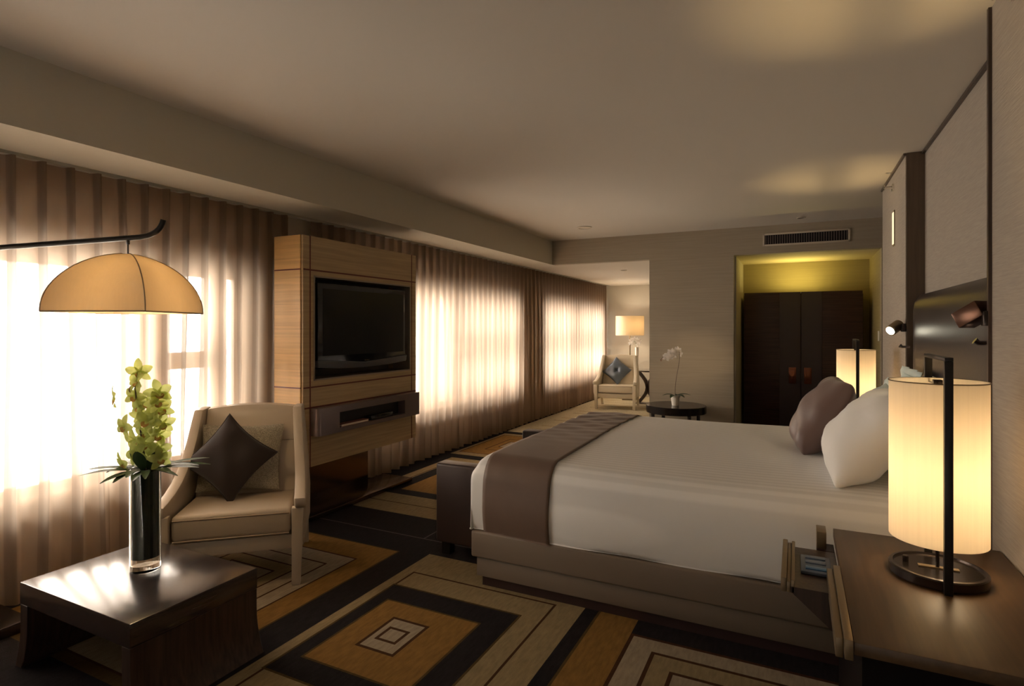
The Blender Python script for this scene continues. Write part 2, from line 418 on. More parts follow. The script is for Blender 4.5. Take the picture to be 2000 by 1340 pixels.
# far wall with two openings (0.12 thick)
XO, XA0, XA1 = -1.80, -.719, .889
bm = bmesh.new()
box(bm, -3.235, XO, YF, YF+.12, ZS, ZC); box(bm, XO, XA0, YF, YF+.12, 0, ZC)
box(bm, XA0, XA1, YF, YF+.12, ZS, ZC); box(bm, XA1, 1.0, YF, YF+.12, 0, ZC)
struct('wall_far', bm, M['wall'])
bm = bmesh.new()
box(bm, XA0-.1, XA0, YF+.12, 9.2, 0, ZC); box(bm, XA1, XA1+.1, YF+.12, 9.2, 0, ZC); box(bm, XA0-.1, XA1+.1, 9.10, 9.2, 0, ZC)
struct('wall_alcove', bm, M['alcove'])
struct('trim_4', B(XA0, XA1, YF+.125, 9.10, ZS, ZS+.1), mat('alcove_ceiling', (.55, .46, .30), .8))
bm = B(-4.0, -.7, YS, YS+.1, 0, 2.6); box(bm, -.8, -.7, YF+.12, YS, 0, 2.6)
struct('wall_sitting', bm, M['wall_lite'])
# head wall
struct('wall_right_near', B(XN, 1.0, YB-.1, 2.895, 0, ZC), M['wall_v'])
struct('wall_right', B(XR, 1.0, 2.895, 5.05, 0, ZC), M['wall_v'])
struct('wall_right_far', B(.72, 1.0, 5.052, 6.3, 0, ZC), M['wall_v'])
struct('wall_right_end', B(.92, 1.0, 6.3, YF, 0, ZC), M['wenge'])
struct('trim_5', B(XN-.012, XR, 2.895, 2.915, 0, ZC), M['wenge'])
struct('trim_6', B(.725, XR, 5.04, 5.052, 0, ZC), mat('brown_panel', (.10, .065, .04), .45, noise=((40, 40, 2), .2)))
bm = B(XR-.02, XR, 2.915, 5.04, ZC-.018, ZC-.001); box(bm, .705, .72, 5.04, 6.3, ZC-.018, ZC-.001)
struct('trim_7', bm, M['wenge'])  # dark strips standing in for the shadow gap under the ceiling
struct('wall_back', B(-4.0, 1.0, YB-.2, YB-.1, 0, ZC), M['wall'])

# windows: frame and pane per window
def window(k, y0, y1, bars, cas):
    f = bmesh.new(); X0, X1 = WX-.13, WX-.07
    box(f, X0, X1, y0, y0+.06, SILL, HEAD); box(f, X0, X1, y1-.06, y1, SILL, HEAD)
    box(f, X0, X1, y0, y1, SILL, SILL+.06); box(f, X0, X1, y0, y1, HEAD-.06, HEAD)
    for b in bars: box(f, X0, X1, b-.05, b+.05, SILL, HEAD)
    for a, b, z0, z1 in cas: box(f, X0+.01, X1+.02, a, b, z0, z1)
    r = struct('window_%d' % k, f, M['winframe'])
    p = obj('pane', B(WX-.105, WX-.095, y0+.02, y1-.02, SILL+.02, HEAD-.02), M['pane'], r)
    s = obj('window_sill', B(WX-.06, WX+.03, y0-.03, y1+.03, SILL-.03, SILL+.008, .004), M['plaster'], r)
window(1, *WIN[0], [2.42], [(2.42, 2.55, SILL, HEAD), (2.42, 2.95, 1.20, 1.32), (2.88, 3.02, SILL, HEAD)])
window(2, *WIN[1], [6.2], [(6.1, 7.9, 1.2, 1.28)])
window(3, *WIN[2], [10.5], [(8.9, 12.1, 1.2, 1.28)])

# ================================================================ CURTAINS
def curtain(y0, y1, label, seed, gather=()):
    rnd = random.Random(seed); n = max(2, int(round((y1-y0)/.142))); cols = 14; rows = [0, .015, .05, .2, .5, .9, 1.3, 1.7, 2.0, 2.15, 2.25, 2.29, 2.32, 2.36, 2.415]
    bm = bmesh.new(); w_ = [rnd.uniform(.8, 1.2) for _ in range(n)]; tot = sum(w_); acc = [0]
    for q in w_: acc.append(acc[-1]+q/tot*(y1-y0))
    amp = [rnd.uniform(.75, 1.2) for _ in range(n)]; sk = [rnd.uniform(-.15, .15) for _ in range(n)]
    grid = []
    for i in range(n):
        for c in range(cols):
            t = c/cols; col = []
            top = (i+t)*(y1-y0)/n; bot = acc[i]+t*(acc[i+1]-acc[i])
            for z in rows:
                k = min(1, z/2.40); yy = y0+top*k**1.5+bot*(1-k**1.5)
                d = abs(t-.5)
                sharp = math.exp(-(d/.13)**4)                    # pinched pleat at the heading
                soft = .5+.5*math.cos(2*math.pi*(t-.5+sk[i]*(1-k)))
                a = k**2.2
                x = -3.805+(.055*sharp*a+(.075*soft**1.5*amp[i])*(1-a))
                yy += .012*math.sin(z*2.3+i*1.7)*(1-k)
                col.append(bm.verts.new((x, yy, z+.012)))
            grid.append(col)
    for ci, (a, b) in enumerate(zip(grid, grid[1:])):
        for j in range(len(rows)-1):
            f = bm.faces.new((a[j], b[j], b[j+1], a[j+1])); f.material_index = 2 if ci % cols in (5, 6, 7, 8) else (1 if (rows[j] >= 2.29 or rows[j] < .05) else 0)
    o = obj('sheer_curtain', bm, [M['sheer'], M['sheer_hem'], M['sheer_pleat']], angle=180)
    return tag(o, label, 'curtain', 'sheer brown curtains along the window wall')
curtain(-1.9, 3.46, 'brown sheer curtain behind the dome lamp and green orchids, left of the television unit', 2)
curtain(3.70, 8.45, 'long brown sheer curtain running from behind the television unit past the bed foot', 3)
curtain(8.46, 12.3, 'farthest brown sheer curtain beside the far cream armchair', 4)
tag(obj('curtain_track', B(-3.82, -3.77, -1.95, 12.32, 2.43, 2.45), M['soffit']), 'pale curtain track in the slot above the sheer curtains', 'curtain track')

# ================================================================ TELEVISION UNIT
UX, UB, UY0, UY1, UZ0, UZ1 = -3.35, -3.645, 3.17, 4.615, .425, 2.207
t = thing('television_unit', 'free-standing oak television unit with dark inlay lines in front of the curtains', 'media unit', (-3.5, 3.9, 0))
def shift(bm, d):
    for v in bm.verts: v.co += Vector(d)
    return bm
O = (3.5, -3.9, 0)
RY0, RY1, RZ0, RZ1 = 3.285, 4.525, 1.087, 1.905                 # television recess
bm = bmesh.new()
box(bm, UB, UX, UY0+.01, RY0, RZ0, RZ1); box(bm, UB, UX, RY1, UY1, RZ0, RZ1)
box(bm, UB, UX, UY0+.01, UY1, RZ1, UZ1); box(bm, UB, UX, UY0+.01, UY1, UZ0, RZ0)
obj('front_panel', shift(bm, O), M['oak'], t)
sp = obj('side_panel', shift(B(UB, UX-.02, UY0, UY0+.012, UZ0, UZ1), O), M['oak_side_lit'], t)
bm = bmesh.new()
for z in (1.945, 1.039, .882):
    box(bm, UX-.01, UX+.0015, UY0+.012, UY1, z-.006, z+.006)
    box(bm, UB, UX-.02, UY0-.0015, UY0+.01, z-.005, z+.005)
for y in (3.25, 4.548): box(bm, UX-.01, UX+.0017, y-.0055, y+.0055, UZ0, UZ1)
obj('inlay', shift(bm, O), M['inlay'], t)
obj('recess_back', shift(B(UB+.01, UB+.03, RY0, RY1, RZ0, RZ1), O), M['recess'], t)
bm = bmesh.new()                                               # pale metal lining of the recess
box(bm, UX-.2, UX+.004, RY0, RY0+.012, RZ0, RZ1); box(bm, UX-.2, UX+.004, RY1-.012, RY1, RZ0, RZ1)
box(bm, UX-.2, UX+.004, RY0, RY1, RZ1-.012, RZ1); box(bm, UX-.2, UX+.004, RY0, RY1, RZ0, RZ0+.012)
obj('recess_frame', shift(bm, O), mat('recess_metal', (.30, .25, .20), .4, metal=.4), t)
# media box with opening
bm = bmesh.new(); X0, X1 = UX+.001, -3.265
bb = (3.252, 4.556, .665, .877); oo = (3.48, 4.33, .70, .825)
def rounded_end(y0, y1, z0, z1, left):
    pts = [(X0, y1), (X1, y1)]
    if left:
        r = .03
        pts = [(X0, y1), (X1, y1)]+[(X1-r+r*math.cos(a), y0+r-r*math.sin(a)) for a in [R(k*15) for k in range(7)]]+[(X0, y0)]
        prism(bm, pts, 'z', z0, z1)
    else: box(bm, X0, X1, y0, y1, z0, z1)
rounded_end(bb[0], oo[0], bb[2], bb[3], True); rounded_end(oo[1], bb[1], bb[2], bb[3], False)
box(bm, X0, X1, oo[0], oo[1], bb[2], oo[2]); box(bm, X0, X1, oo[0], oo[1], oo[3], bb[3])
obj('media_box', shift(bm, O), M['bronze_box'], t)
bm = bmesh.new(); D = UX-.2
# the opening continues into the oak body as a dark pocket, shown as a liner just inside the box
box(bm, X0, X0+.004, oo[0], oo[1], oo[2], oo[3])
obj('box_lining', shift(bm, O), M['black_metal'], t)
obj('support_panel', shift(B(-3.60, -3.56, 3.22, 4.16, .045, UZ0), O), M['mirror_bronze'], t)
obj('base_plate', shift(B(-3.68, -3.33, 3.14, 4.53, .012, .05, .004), O), M['mirror_bronze'], t)
obj('foot_rail', shift(B(-3.66, -3.36, 3.17, 4.50, 0, .013), O), M['plinth'], t)
# television
tv = thing('television', 'wide black flat television set into the oak unit', 'television', (-3.42, 3.89, 1.16))
def tvb(*a, **k): return shift(B(*a, **k), (3.42, -3.89, -1.16))
obj('casing', tvb(-3.44, -3.352, 3.33, 4.455, 1.175, 1.855, .012), M['black'], tv)
obj('screen', tvb(-3.3525, -3.349, 3.385, 4.415, 1.275, 1.81), M['screen'], tv)
pts = [(3.33, 1.245)]+[(3.33+1.125*k/16, 1.245-.028*math.sin(math.pi*k/16)**2) for k in range(1, 16)]+[(4.455, 1.245), (4.455, 1.165), (3.33, 1.165)]
pts = [(3.32, 1.24), (3.6, 1.225), (3.89, 1.205), (4.18, 1.225), (4.465, 1.24), (4.45, 1.185), (4.2, 1.165), (3.89, 1.158), (3.58, 1.165), (3.33, 1.185)]
obj('speaker_bar', shift(prism(bmesh.new(), pts, 'x', -3.43, -3.340, .006), (3.42, -3.89, -1.16)), M['grey_plastic'], tv)
obj('status_light', tvb(-3.3405, -3.3385, 3.86, 3.92, 1.216, 1.222), M['chrome'], tv)
obj('wall_bracket', tvb(UB+.03, -3.44, 3.75, 4.05, 1.35, 1.65), M['black_metal'], tv)
# things lying in the media box
bm = B(-.03, .03, -.16, .16, .004, .018); b = obj('book_pages', bm, M['paper'])
bm = bmesh.new(); box(bm, -.031, .032, -.17, .17, 0, .004); box(bm, -.031, .032, -.17, .17, .018, .022); box(bm, -.035, -.031, -.17, .17, 0, .022)
bk = thing('menu_book', 'red-brown folder lying at the left end of the dark media box', 'book', (-3.303, 3.67, .7005))
b.parent = bk; b.name = 'pages'; obj('cover', bm, M['book'], bk)
dv = thing('disc_player', 'slim silver-edged disc player in the dark media box under the television', 'disc player', (-3.303, 4.02, .7005))
obj('casing', B(-.03, .025, -.15, .15, .003, .04, .003), M['black'], dv); obj('front_trim', B(.0252, .028, -.14, .14, .012, .018), M['chrome'], dv)

# ================================================================ ARMCHAIR
def make_armchair(label, leather, pale=False):
    t = thing('armchair', label, 'armchair', group='cream leather armchairs')
    Lm = leather; W2 = .375; T = .062
    # seat
    bm = B(-W2+T, W2-T, -.34, .30, .295, .43, .028, 4)
    for v in bm.verts:
        if v.co.z > .36: v.co.z += .012+.018*math.cos(v.co.x*3.4)*math.cos((v.co.y+.02)*3) - .035*(v.co.y+.34)/.64
    sc = obj('seat_cushion', bm, Lm, t)
    bm = bmesh.new()
    for z in (.42, .303): tube(bm, [(-W2+T+.008, -.338, z), (W2-T-.008, -.338, z)], .005, 6)
    obj('piping', bm, M['piping'] if not pale else leather, sc)
    obj('seat_rail', B(-W2+T*.5, W2-T*.5, -.325, .32, .205, .29, .008), Lm, t)
    # backrest: leaning padded slab in two panels
    def back(z0, z1, bulge, crown=0):
        bm = bmesh.new(); n = 12; m_ = 10; F, Bk = [], []
        for j in range(m_+1):
            z = z0+(z1-z0)*j/m_; v = j/m_; f, b = [], []
            for i in range(n+1):
                u = i/n; x = (-W2+T+.004)+(2*W2-2*T-.008)*u
                yb = .26+.17*(z-.35)/.65
                e = (1-(2*u-1)**6)*(1-abs(2*v-1)**5)
                zz = z+crown*(1-(2*u-1)**2)*v
                f.append(bm.verts.new((x, yb-.10-bulge*e, zz))); b.append(bm.verts.new((x, yb, zz)))
            F.append(f); Bk.append(b)
        for j in range(m_):
            for i in range(n):
                bm.faces.new((F[j][i], F[j][i+1], F[j+1][i+1], F[j+1][i])); bm.faces.new((Bk[j][i+1], Bk[j][i], Bk[j+1][i], Bk[j+1][i+1]))
            bm.faces.new((Bk[j][0], F[j][0], F[j+1][0], Bk[j+1][0])); bm.faces.new((F[j][n], Bk[j][n], Bk[j+1][n], F[j+1][n]))
        for i in range(n):
            bm.faces.new((F[0][i+1], F[0][i], Bk[0][i], Bk[0][i+1])); bm.faces.new((F[m_][i], F[m_][i+1], Bk[m_][i+1], Bk[m_][i]))
        return bm
    obj('backrest', back(.30, .735, .03), Lm, t); obj('headrest_panel', back(.739, .955, .022, .022), Lm, t)
    # wing + arm, one swept panel each side
    top = [(-.385, .485), (-.385, .512), (-.30, .522), (-.20, .543), (-.10, .580), (-.02, .63), (.05, .70), (.11, .79), (.165, .885), (.215, .965), (.33, .965), (.425, .96)]
    bot = [(.36, .62), (.33, .42), (.30, .21), (-.30, .21), (-.325, .30), (-.335, .44), (-.37, .455)]
    for s in (-1, 1):
        bm = prism(bmesh.new(), top+bot, 'x', s*(W2-T), s*(W2+.002), .010, 2)
        for v in bm.verts:                                       # arms splay outward a little towards the front
            v.co.x += s*(.02*max(0, (.1-v.co.y))/.4 * (1 if v.co.z > .3 else .4))
        obj('arm', bm, Lm, t)
    for o in t.children:                                         # the back narrows towards the top
        for v in o.data.vertices: v.co.x *= 1-.13*max(0, min(1, (v.co.z-.48)/.48))
    # legs
    for s in (-1, 1):
        bm = prism(bmesh.new(), [(s*(W2-.055), 0), (s*(W2-.008), 0), (s*(W2+.012), .45), (s*(W2-.055), .45)], 'y', -.362, -.312, .005)
        obj('leg', bm, Lm, t)
        bm = prism(bmesh.new(), [(.33, 0), (.365, 0), (.33, .23), (.27, .23)], 'x', s*(W2-.055), s*(W2-.01), .004)
        obj('leg', bm, Lm, t)
    return t
AC = (-3.105, 2.46); AR = 42
ch = make_armchair('cream leather armchair with two cushions beside the dark coffee table', M['leather_cream'])
ch.location = (AC[0], AC[1], 0); ch.rotation_euler = (0, 0, R(AR))
ch2 = dup(ch, (-3.02, 10.55, 0), R(8), 'pale cream armchair with a blue-grey cushion beside the far floor lamp')
for o in ch2.children:
    o.data = o.data.copy(); o.data.materials[0] = M['leather_cream2']
def inchair(base, rot, p): 
    v = Matrix.Rotation(R(rot), 3, 'Z') @ Vector(p); return (base[0]+v.x, base[1]+v.y, v.z)
def place(o, loc, rx, ry, rz):
    o.matrix_world = Matrix.Translation(loc) @ Matrix.Rotation(R(rz), 4, 'Z') @ Matrix.Rotation(R(rx), 4, 'X') @ Matrix.Rotation(R(ry), 4, 'Y')
t = thing('throw_cushion', 'grey-beige tweed cushion against the back of the near armchair', 'cushion', group='cushions on the armchairs')
obj('cover', cushion_bm(.50, .43, .15, .07, seed=3, ripple=.008), M['tweed'], t)
place(t, inchair(AC, AR, (-.045, .10, .45)), -16, 2, AR)
t = thing('throw_cushion', 'dark brown velvet cushion standing on its corner in front of the tweed one', 'cushion', group='cushions on the armchairs')
dm = Matrix.Translation((0, 0, .28)) @ Matrix.Rotation(R(45), 4, 'Y') @ Matrix.Translation((0, 0, -.205))
bm = cushion_bm(.40, .40, .13, .13, seed=5, ripple=.006); bmesh.ops.transform(bm, matrix=dm, verts=bm.verts[:])
c_ = obj('cover', bm, M['velvet'], t)
bm = cushion_edge(.40, .40, .13, .005); bmesh.ops.transform(bm, matrix=dm, verts=bm.verts[:]); obj('piping', bm, M['velvet'], t)
place(t, inchair(AC, AR, (-.06, -.055, .42)), -20, -5, AR-3)
t = thing('throw_cushion', 'blue-grey satin buttoned cushion standing on its corner in the far armchair', 'cushion', group='cushions on the armchairs')
bm = cushion_bm(.40, .40, .15, .08, seed=6, ripple=.01, button=True); bmesh.ops.transform(bm, matrix=Matrix.Translation((0, 0, .27)) @ Matrix.Rotation(R(40), 4, 'Y') @ Matrix.Translation((0, 0, -.2)), verts=bm.verts[:])
cc = obj('cover', bm, M['blue_satin'], t); obj('button', lathe(bmesh.new(), [(0, -.012), (.015, -.006), (.015, .006), (0, .012)], 12, (0, -.03, .27)), M['blue_satin'], cc)
place(t, inchair((-3.02, 10.55), 8, (-.03, .05, .42)), -20, 0, 8)

# ================================================================ COFFEE TABLE
TX0, TX1, TY0, TY1, TZ = -3.06, -2.25, 1.29, 1.86, .38
t = thing('coffee_table', 'low dark wood coffee table carrying the vase of green orchids', 'table', ((TX0+TX1)/2, (TY0+TY1)/2, 0))
O = (-(TX0+TX1)/2, -(TY0+TY1)/2, 0)
obj('table_top', shift(B(TX0, TX1, TY0, TY1, TZ-.095, TZ, .003), O), M['wenge_top'], t)
for s, xe in ((-1, TX0), (1, TX1)):
    pts = [(xe, TZ-.095)]+[(xe+s*.045*((.2-z)/.2)**2, z) for z in (.20, .16, .12, .08, .04, 0)]+[(xe-s*.05+s*.045, 0)]+[(xe-s*.058+s*.045*((.2-z)/.2)**2, z) for z in (.04, .08, .12, .16, .20)]+[(xe-s*.058, TZ-.095)]
    obj('side_panel', shift(prism(bmesh.new(), pts, 'y', TY0+.002, TY1-.002, .002, 1), O), M['wenge'], t)

# ================================================================ VASE AND ORCHIDS
VX, VY = -2.705, 1.62
t = thing('glass_vase', 'tall clear cylinder vase lined with dark leaves on the coffee table', 'vase', (VX, VY, TZ))
obj('glass', lathe(bmesh.new(), [(.0, .03), (.058, .032), (.0585, .47), (.063, .47), (.063, .004), (.060, 0), (0, 0)], 48), M['thick_glass'], t)
bm = lathe(bmesh.new(), [(.0, .06), (.0525, .061), (.0535, .455), (.048, .458), (.044, .44), (0, .44)], 36)
for v in bm.verts:
    a = math.atan2(v.co.y, v.co.x); r = 1+.02*math.sin(9*a); v.co.x *= r; v.co.y *= r
obj('leaf_lining', bm, M['leaf_vase'], t)

def orchid_flower(size, petal, lip, parent, loc, direction, roll=0, rnd=random):
    """five petals and a lip; faces +Z locally"""
    q = Vector(direction).normalized().to_track_quat('Z', 'Y').to_matrix().to_4x4() @ Matrix.Rotation(roll, 4, 'Z')
    bm = bmesh.new()
    for k, (ang, ln, wd) in enumerate(((90, 1, .60), (18, .95, .64), (162, .95, .64), (-42, .92, .54), (-138, .92, .54))):
        a = R(ang); d = Vector((math.cos(a), math.sin(a), 0)); p = Vector((-d.y, d.x, 0)); g = []
        for i in range(7):
            t_ = i/6; w_ = wd*math.sin(math.pi*min(1, t_*.88+.08))**.8*.5; z = .34*t_-.30*t_*t_+rnd.uniform(-.01, .01)
            g.append([bm.verts.new((d*(t_*ln)+p*(w_*s)+Vector((0, 0, z+.10*abs(s)*w_*2)))*size) for s in (-1, -.5, 0, .5, 1)])
        for r0, r1 in zip(g, g[1:]):
            for j in range(4): bm.faces.new((r0[j], r0[j+1], r1[j+1], r1[j]))
    bmesh.ops.transform(bm, matrix=q, verts=bm.verts[:])
    f = obj('bloom', bm, petal, parent, 180); f.location = loc
    bm = bmesh.new(); g = []
    for i in range(6):
        t_ = i/5; r = .13+.12*math.sin(t_*3)
        g.append([bm.verts.new(Vector((r*math.cos(R(a))*1.1, r*math.sin(R(a))-.05-.22*t_, .05+.42*t_-.30*t_*t_))*size) for a in range(180, 361, 30)])
    for r0, r1 in zip(g, g[1:]):
        for j in range(len(r0)-1): bm.faces.new((r0[j], r0[j+1], r1[j+1], r1[j]))
    bmesh.ops.transform(bm, matrix=q, verts=bm.verts[:])
    obj('lip', bm, lip, f, 180)
    return f
rnd = random.Random(11)
oz = TZ+.44
t = thing('orchid_arrangement', 'lime green orchid sprays with dark palm leaves standing in the cylinder vase', 'flowers', (VX, VY, oz))
# camera right / towards-camera directions at the table
rt = Vector((.8957, .4446, 0)); fw = Vector((-.4446, .8957, 0))
stem_top = rt*(-.035)+Vector((0, 0, .50))
def stemp(k): return bez((0, 0, -.02), rt*(-.01)+Vector((0, 0, .18)), rt*(-.045)+Vector((0, 0, .33)), rt*(-.055)+Vector((0, 0, .49)), 14)
obj('stem', tube(bmesh.new(), stemp(0), [.007-.004*k/14 for k in range(15)], 8), M['stem_dark'], t)
obj('stem', tube(bmesh.new(), bez((.01, .01, -.02), rt*.03+Vector((0, 0, .15)), rt*.05+Vector((0, 0, .26)), rt*.06+Vector((0, 0, .38)), 12), [.006-.0035*k/12 for k in range(13)], 8), M['stem'], t)
# bloom positions in vase-side pixels (x,y) of the photograph's spray relative to (272,930); 2.37 mm per px
bl = [(x-272, y) for x, y in ((268, 729), (266, 748), (226, 781), (258, 778), (306, 770), (304, 787), (281, 791), (300, 805), (268, 816), (242, 836), (284, 826), (304, 832), (277, 850), (298, 853), (254, 865), (281, 871), (300, 880), (266, 888), (281, 897), (304, 900), (244, 906), (262, 800))]
for i, (dx, py) in enumerate(bl):
    z = (930-py)*.00237; p = rt*((dx-4)*.00255)+fw*rnd.uniform(-.03, .015)+Vector((0, 0, z))
    dr = (-fw)*rnd.uniform(.5, 1.0)+rt*(dx/40*.8+rnd.uniform(-.3, .3))+Vector((0, 0, rnd.uniform(-.35, .35)))
    orchid_flower(rnd.uniform(.056, .070), M['petal_green'], M['lip'], t, p, dr, rnd.uniform(-.5, .5), rnd)
for dx, py in ((-20, 724), (-22, 752), (-30, 765)):
    z = (930-py)*.00237; p = rt*((dx)*.00237)+Vector((0, 0, z))
    obj('bud', lathe(bmesh.new(), [(0, -.014), (.006, -.005), (.005, .008), (0, .018)], 8, tuple(p)), M['bud'], t)
def leaf_bm(base, direction, length, width, droop, n=9, fold=.25):
    bm = bmesh.new(); d = Vector(direction).normalized(); s = Vector((-d.y, d.x, 0)); s = s.normalized() if s.length > .01 else Vector((1, 0, 0)); g = []
    for i in range(n+1):
        t_ = i/n; w_ = width*math.sin(math.pi*(t_*.93+.04))**.75/2
        c = Vector(base)+d*length*t_+Vector((0, 0, -droop*t_*t_))
        g.append([bm.verts.new(c+s*w_*k+Vector((0, 0, fold*w_*abs(k)))) for k in (-1, -.5, 0, .5, 1)])
    for a, b in zip(g, g[1:]):
        for j in range(4): bm.faces.new((a[j], a[j+1], b[j+1], b[j]))
    return bm
for k in range(24):
    a = R(360*k/24+rnd.uniform(-8, 8)); side = abs(math.cos(a-R(26)))
    bm = leaf_bm((.02*math.cos(a), .02*math.sin(a), .02), (math.cos(a), math.sin(a), rnd.uniform(.1, .3)), .12+.14*side*rnd.uniform(.75, 1.1), rnd.uniform(.034, .055), rnd.uniform(.02, .06))
    obj('leaf', bm, M['leaf'], t, 180)
for a, ln in ((200, .12), (10, .10), (300, .11)):
    obj('leaf', leaf_bm((.02*math.cos(R(a)), .02*math.sin(R(a)), .02), (math.cos(R(a))*.4, math.sin(R(a))*.4, .8), ln, .06, .0), M['leaf'], t, 180)

# ================================================================ ARC FLOOR LAMP
LX, LY = -2.84, 1.62                                            # shade centre
t = thing('arc_floor_lamp', 'curved floor lamp holding a large cream dome shade over the coffee table', 'floor lamp', (-3.60, 1.30, 0))
o_ = Vector((3.60, -1.30, 0))
obj('base', B(-.13, .19, -.17, .19, 0, .055, .006), M['bronze'], t)
obj('pole', tube(bmesh.new(), [(0, 0, .05), (0, 0, 1.2), (0, 0, 1.90)], .013, 12), M['black_metal'], t)
A0 = Vector((-3.60, 1.30, 1.875)); dirn = (Vector((LX, LY, 0))-Vector((-3.6, 1.3, 0))).normalized()
A1 = Vector((LX, LY, 1.925))
tip = A1+dirn*.175+Vector((0, 0, .085))
path = bez(A0, A0+(A1-A0)*.33, A0+(A1-A0)*.7, A1+dirn*.06+Vector((0, 0, .004)), 14)+bez(A1+dirn*.08+Vector((0, 0, .008)), A1+dirn*.13+Vector((0, 0, .015)), A1+dirn*.165+Vector((0, 0, .04)), tip, 8)
obj('arm', tube(bmesh.new(), [p+o_ for p in path], [.013]*15+[.0125]*9, 12), M['black_metal'], t)
bm = tube(bmesh.new(), [A1+o_, A1+o_+Vector((0, 0, -.085))], .0035, 8); box(bm, (A1+o_).x-.006, (A1+o_).x+.006, (A1+o_).y-.006, (A1+o_).y+.006, A1.z-.03, A1.z, .002)
obj('cord', bm, M['black_metal'], t)
def dome(Rr, H, z0, ang, n=14, m_=10, th=.004):
    bm = bmesh.new(); sheets = []
    for off in (0, -th):
        rings = []
        for j in range(n+1):
            ph = (math.pi/2)*(.06+.94*j/n); rr = (Rr+off)*math.sin(ph)**1.12; z = z0+(H+off)*(math.cos(ph)); ring_ = []
            for k in range(4):
                a0 = ang+k*math.pi/2; p0 = Vector((math.cos(a0), math.sin(a0), 0)); p1 = Vector((math.cos(a0+math.pi/2), math.sin(a0+math.pi/2), 0))
                for i in range(m_):
                    q = p0.lerp(p1, i/m_)*rr; q.z = z; ring_.append(bm.verts.new(q))
            rings.append(ring_)
        for a, b in zip(rings, rings[1:]):
            N = len(a)
            for i in range(N):
                f = (a[i], a[(i+1) % N], b[(i+1) % N], b[i]); bm.faces.new(f if off == 0 else f[::-1])
        sheets.append(rings)
    N = len(sheets[0][-1])
    for i in range(N): bm.faces.new((sheets[0][-1][i], sheets[0][-1][(i+1) % N], sheets[1][-1][(i+1) % N], sheets[1][-1][i]))
    bm.faces.new(sheets[0][0])
    return bm
# one corner of the square dome turned 11 degrees off the viewing line
va = math.atan2(-(LY), -(LX)); SA = va+R(11)
sz = 1.572; SR, SH = .325, .278
bm = dome(SR, SH, sz, SA)
sh = obj('lamp_shade', shift(bm, (LX+3.60, LY-1.30, 0)), M['shade_silk'], t, 30)
bm = bmesh.new()
for k in range(4):
    a0 = SA+k*math.pi/2
    tube(bm, [(LX+3.6+(SR+.001)*math.sin(math.pi/2*(.06+.94*j/14))**1.12*math.cos(a0), LY-1.3+(SR+.001)*math.sin(math.pi/2*(.06+.94*j/14))**1.12*math.sin(a0), sz+(SH+.001)*math.cos(math.pi/2*(.06+.94*j/14))) for j in range(15)], .0028, 6)
    a1 = a0+math.pi/2
    tube(bm, [(LX+3.6+SR*math.cos(a0), LY-1.3+SR*math.sin(a0), sz), (LX+3.6+SR*math.cos(a1), LY-1.3+SR*math.sin(a1), sz)], .0035, 6)
obj('seam', bm, mat('shade_seam', (.42, .33, .22), .7), sh)
obj('bulb', lathe(bmesh.new(), [(0, -.05), (.03, -.02), (.032, .01), (.015, .045), (0, .05)], 16, (LX+3.6, LY-1.3, 1.70)), M['bulb'], t)
obj('socket', tube(bmesh.new(), [(LX+3.6, LY-1.3, 1.745), (LX+3.6, LY-1.3, 1.845)], .014, 10), M['black_metal'], t)
point('dome_lamp_light', (LX, LY, 1.64), 6, WARM, .05)

# ================================================================ BED
BX0, BX1, BY0, BY1, BZ, HEM = -1.69, .70, 2.885, 5.015, .735, .33
t = thing('bed', 'wide taupe upholstered bed base under the white duvet', 'bed', (-.5, 3.95, 0)); O = (.5, -3.95, 0)
obj('lower_base', shift(B(BX0+.02, BX1, BY0+.01, BY1-.01, .055, .168, .008), O), M['bedbase'], t)
obj('upper_base', shift(B(BX0-.005, BX1, BY0-.012, BY1+.012, .17, .322, .012, 3), O), M['bedbase'], t)
obj('plinth', shift(B(BX0+.05, BX1, BY0+.03, BY1-.03, 0, .056), O), M['plinth'], t)
obj('mattress', shift(B(BX0+.04, BX1, BY0+.04, BY1-.04, .322, .66, .05, 3), O), M['linen'], t)
def wrap(a, lo, hi, r):
    """cloth coordinate a -> (position, drop)"""
    def over(d):                                                # d = length past the start of the bend
        if d <= 0: return 0, 0
        if d < r*math.pi/2: return r*math.sin(d/r), r*(1-math.cos(d/r))
        return r, r+(d-r*math.pi/2)
    if a < lo+r: x, dr = over(lo+r-a); return lo+r-x, dr
    if a > hi-r: x, dr = over(a-(hi-r)); return hi-r+x, dr
    return a, 0
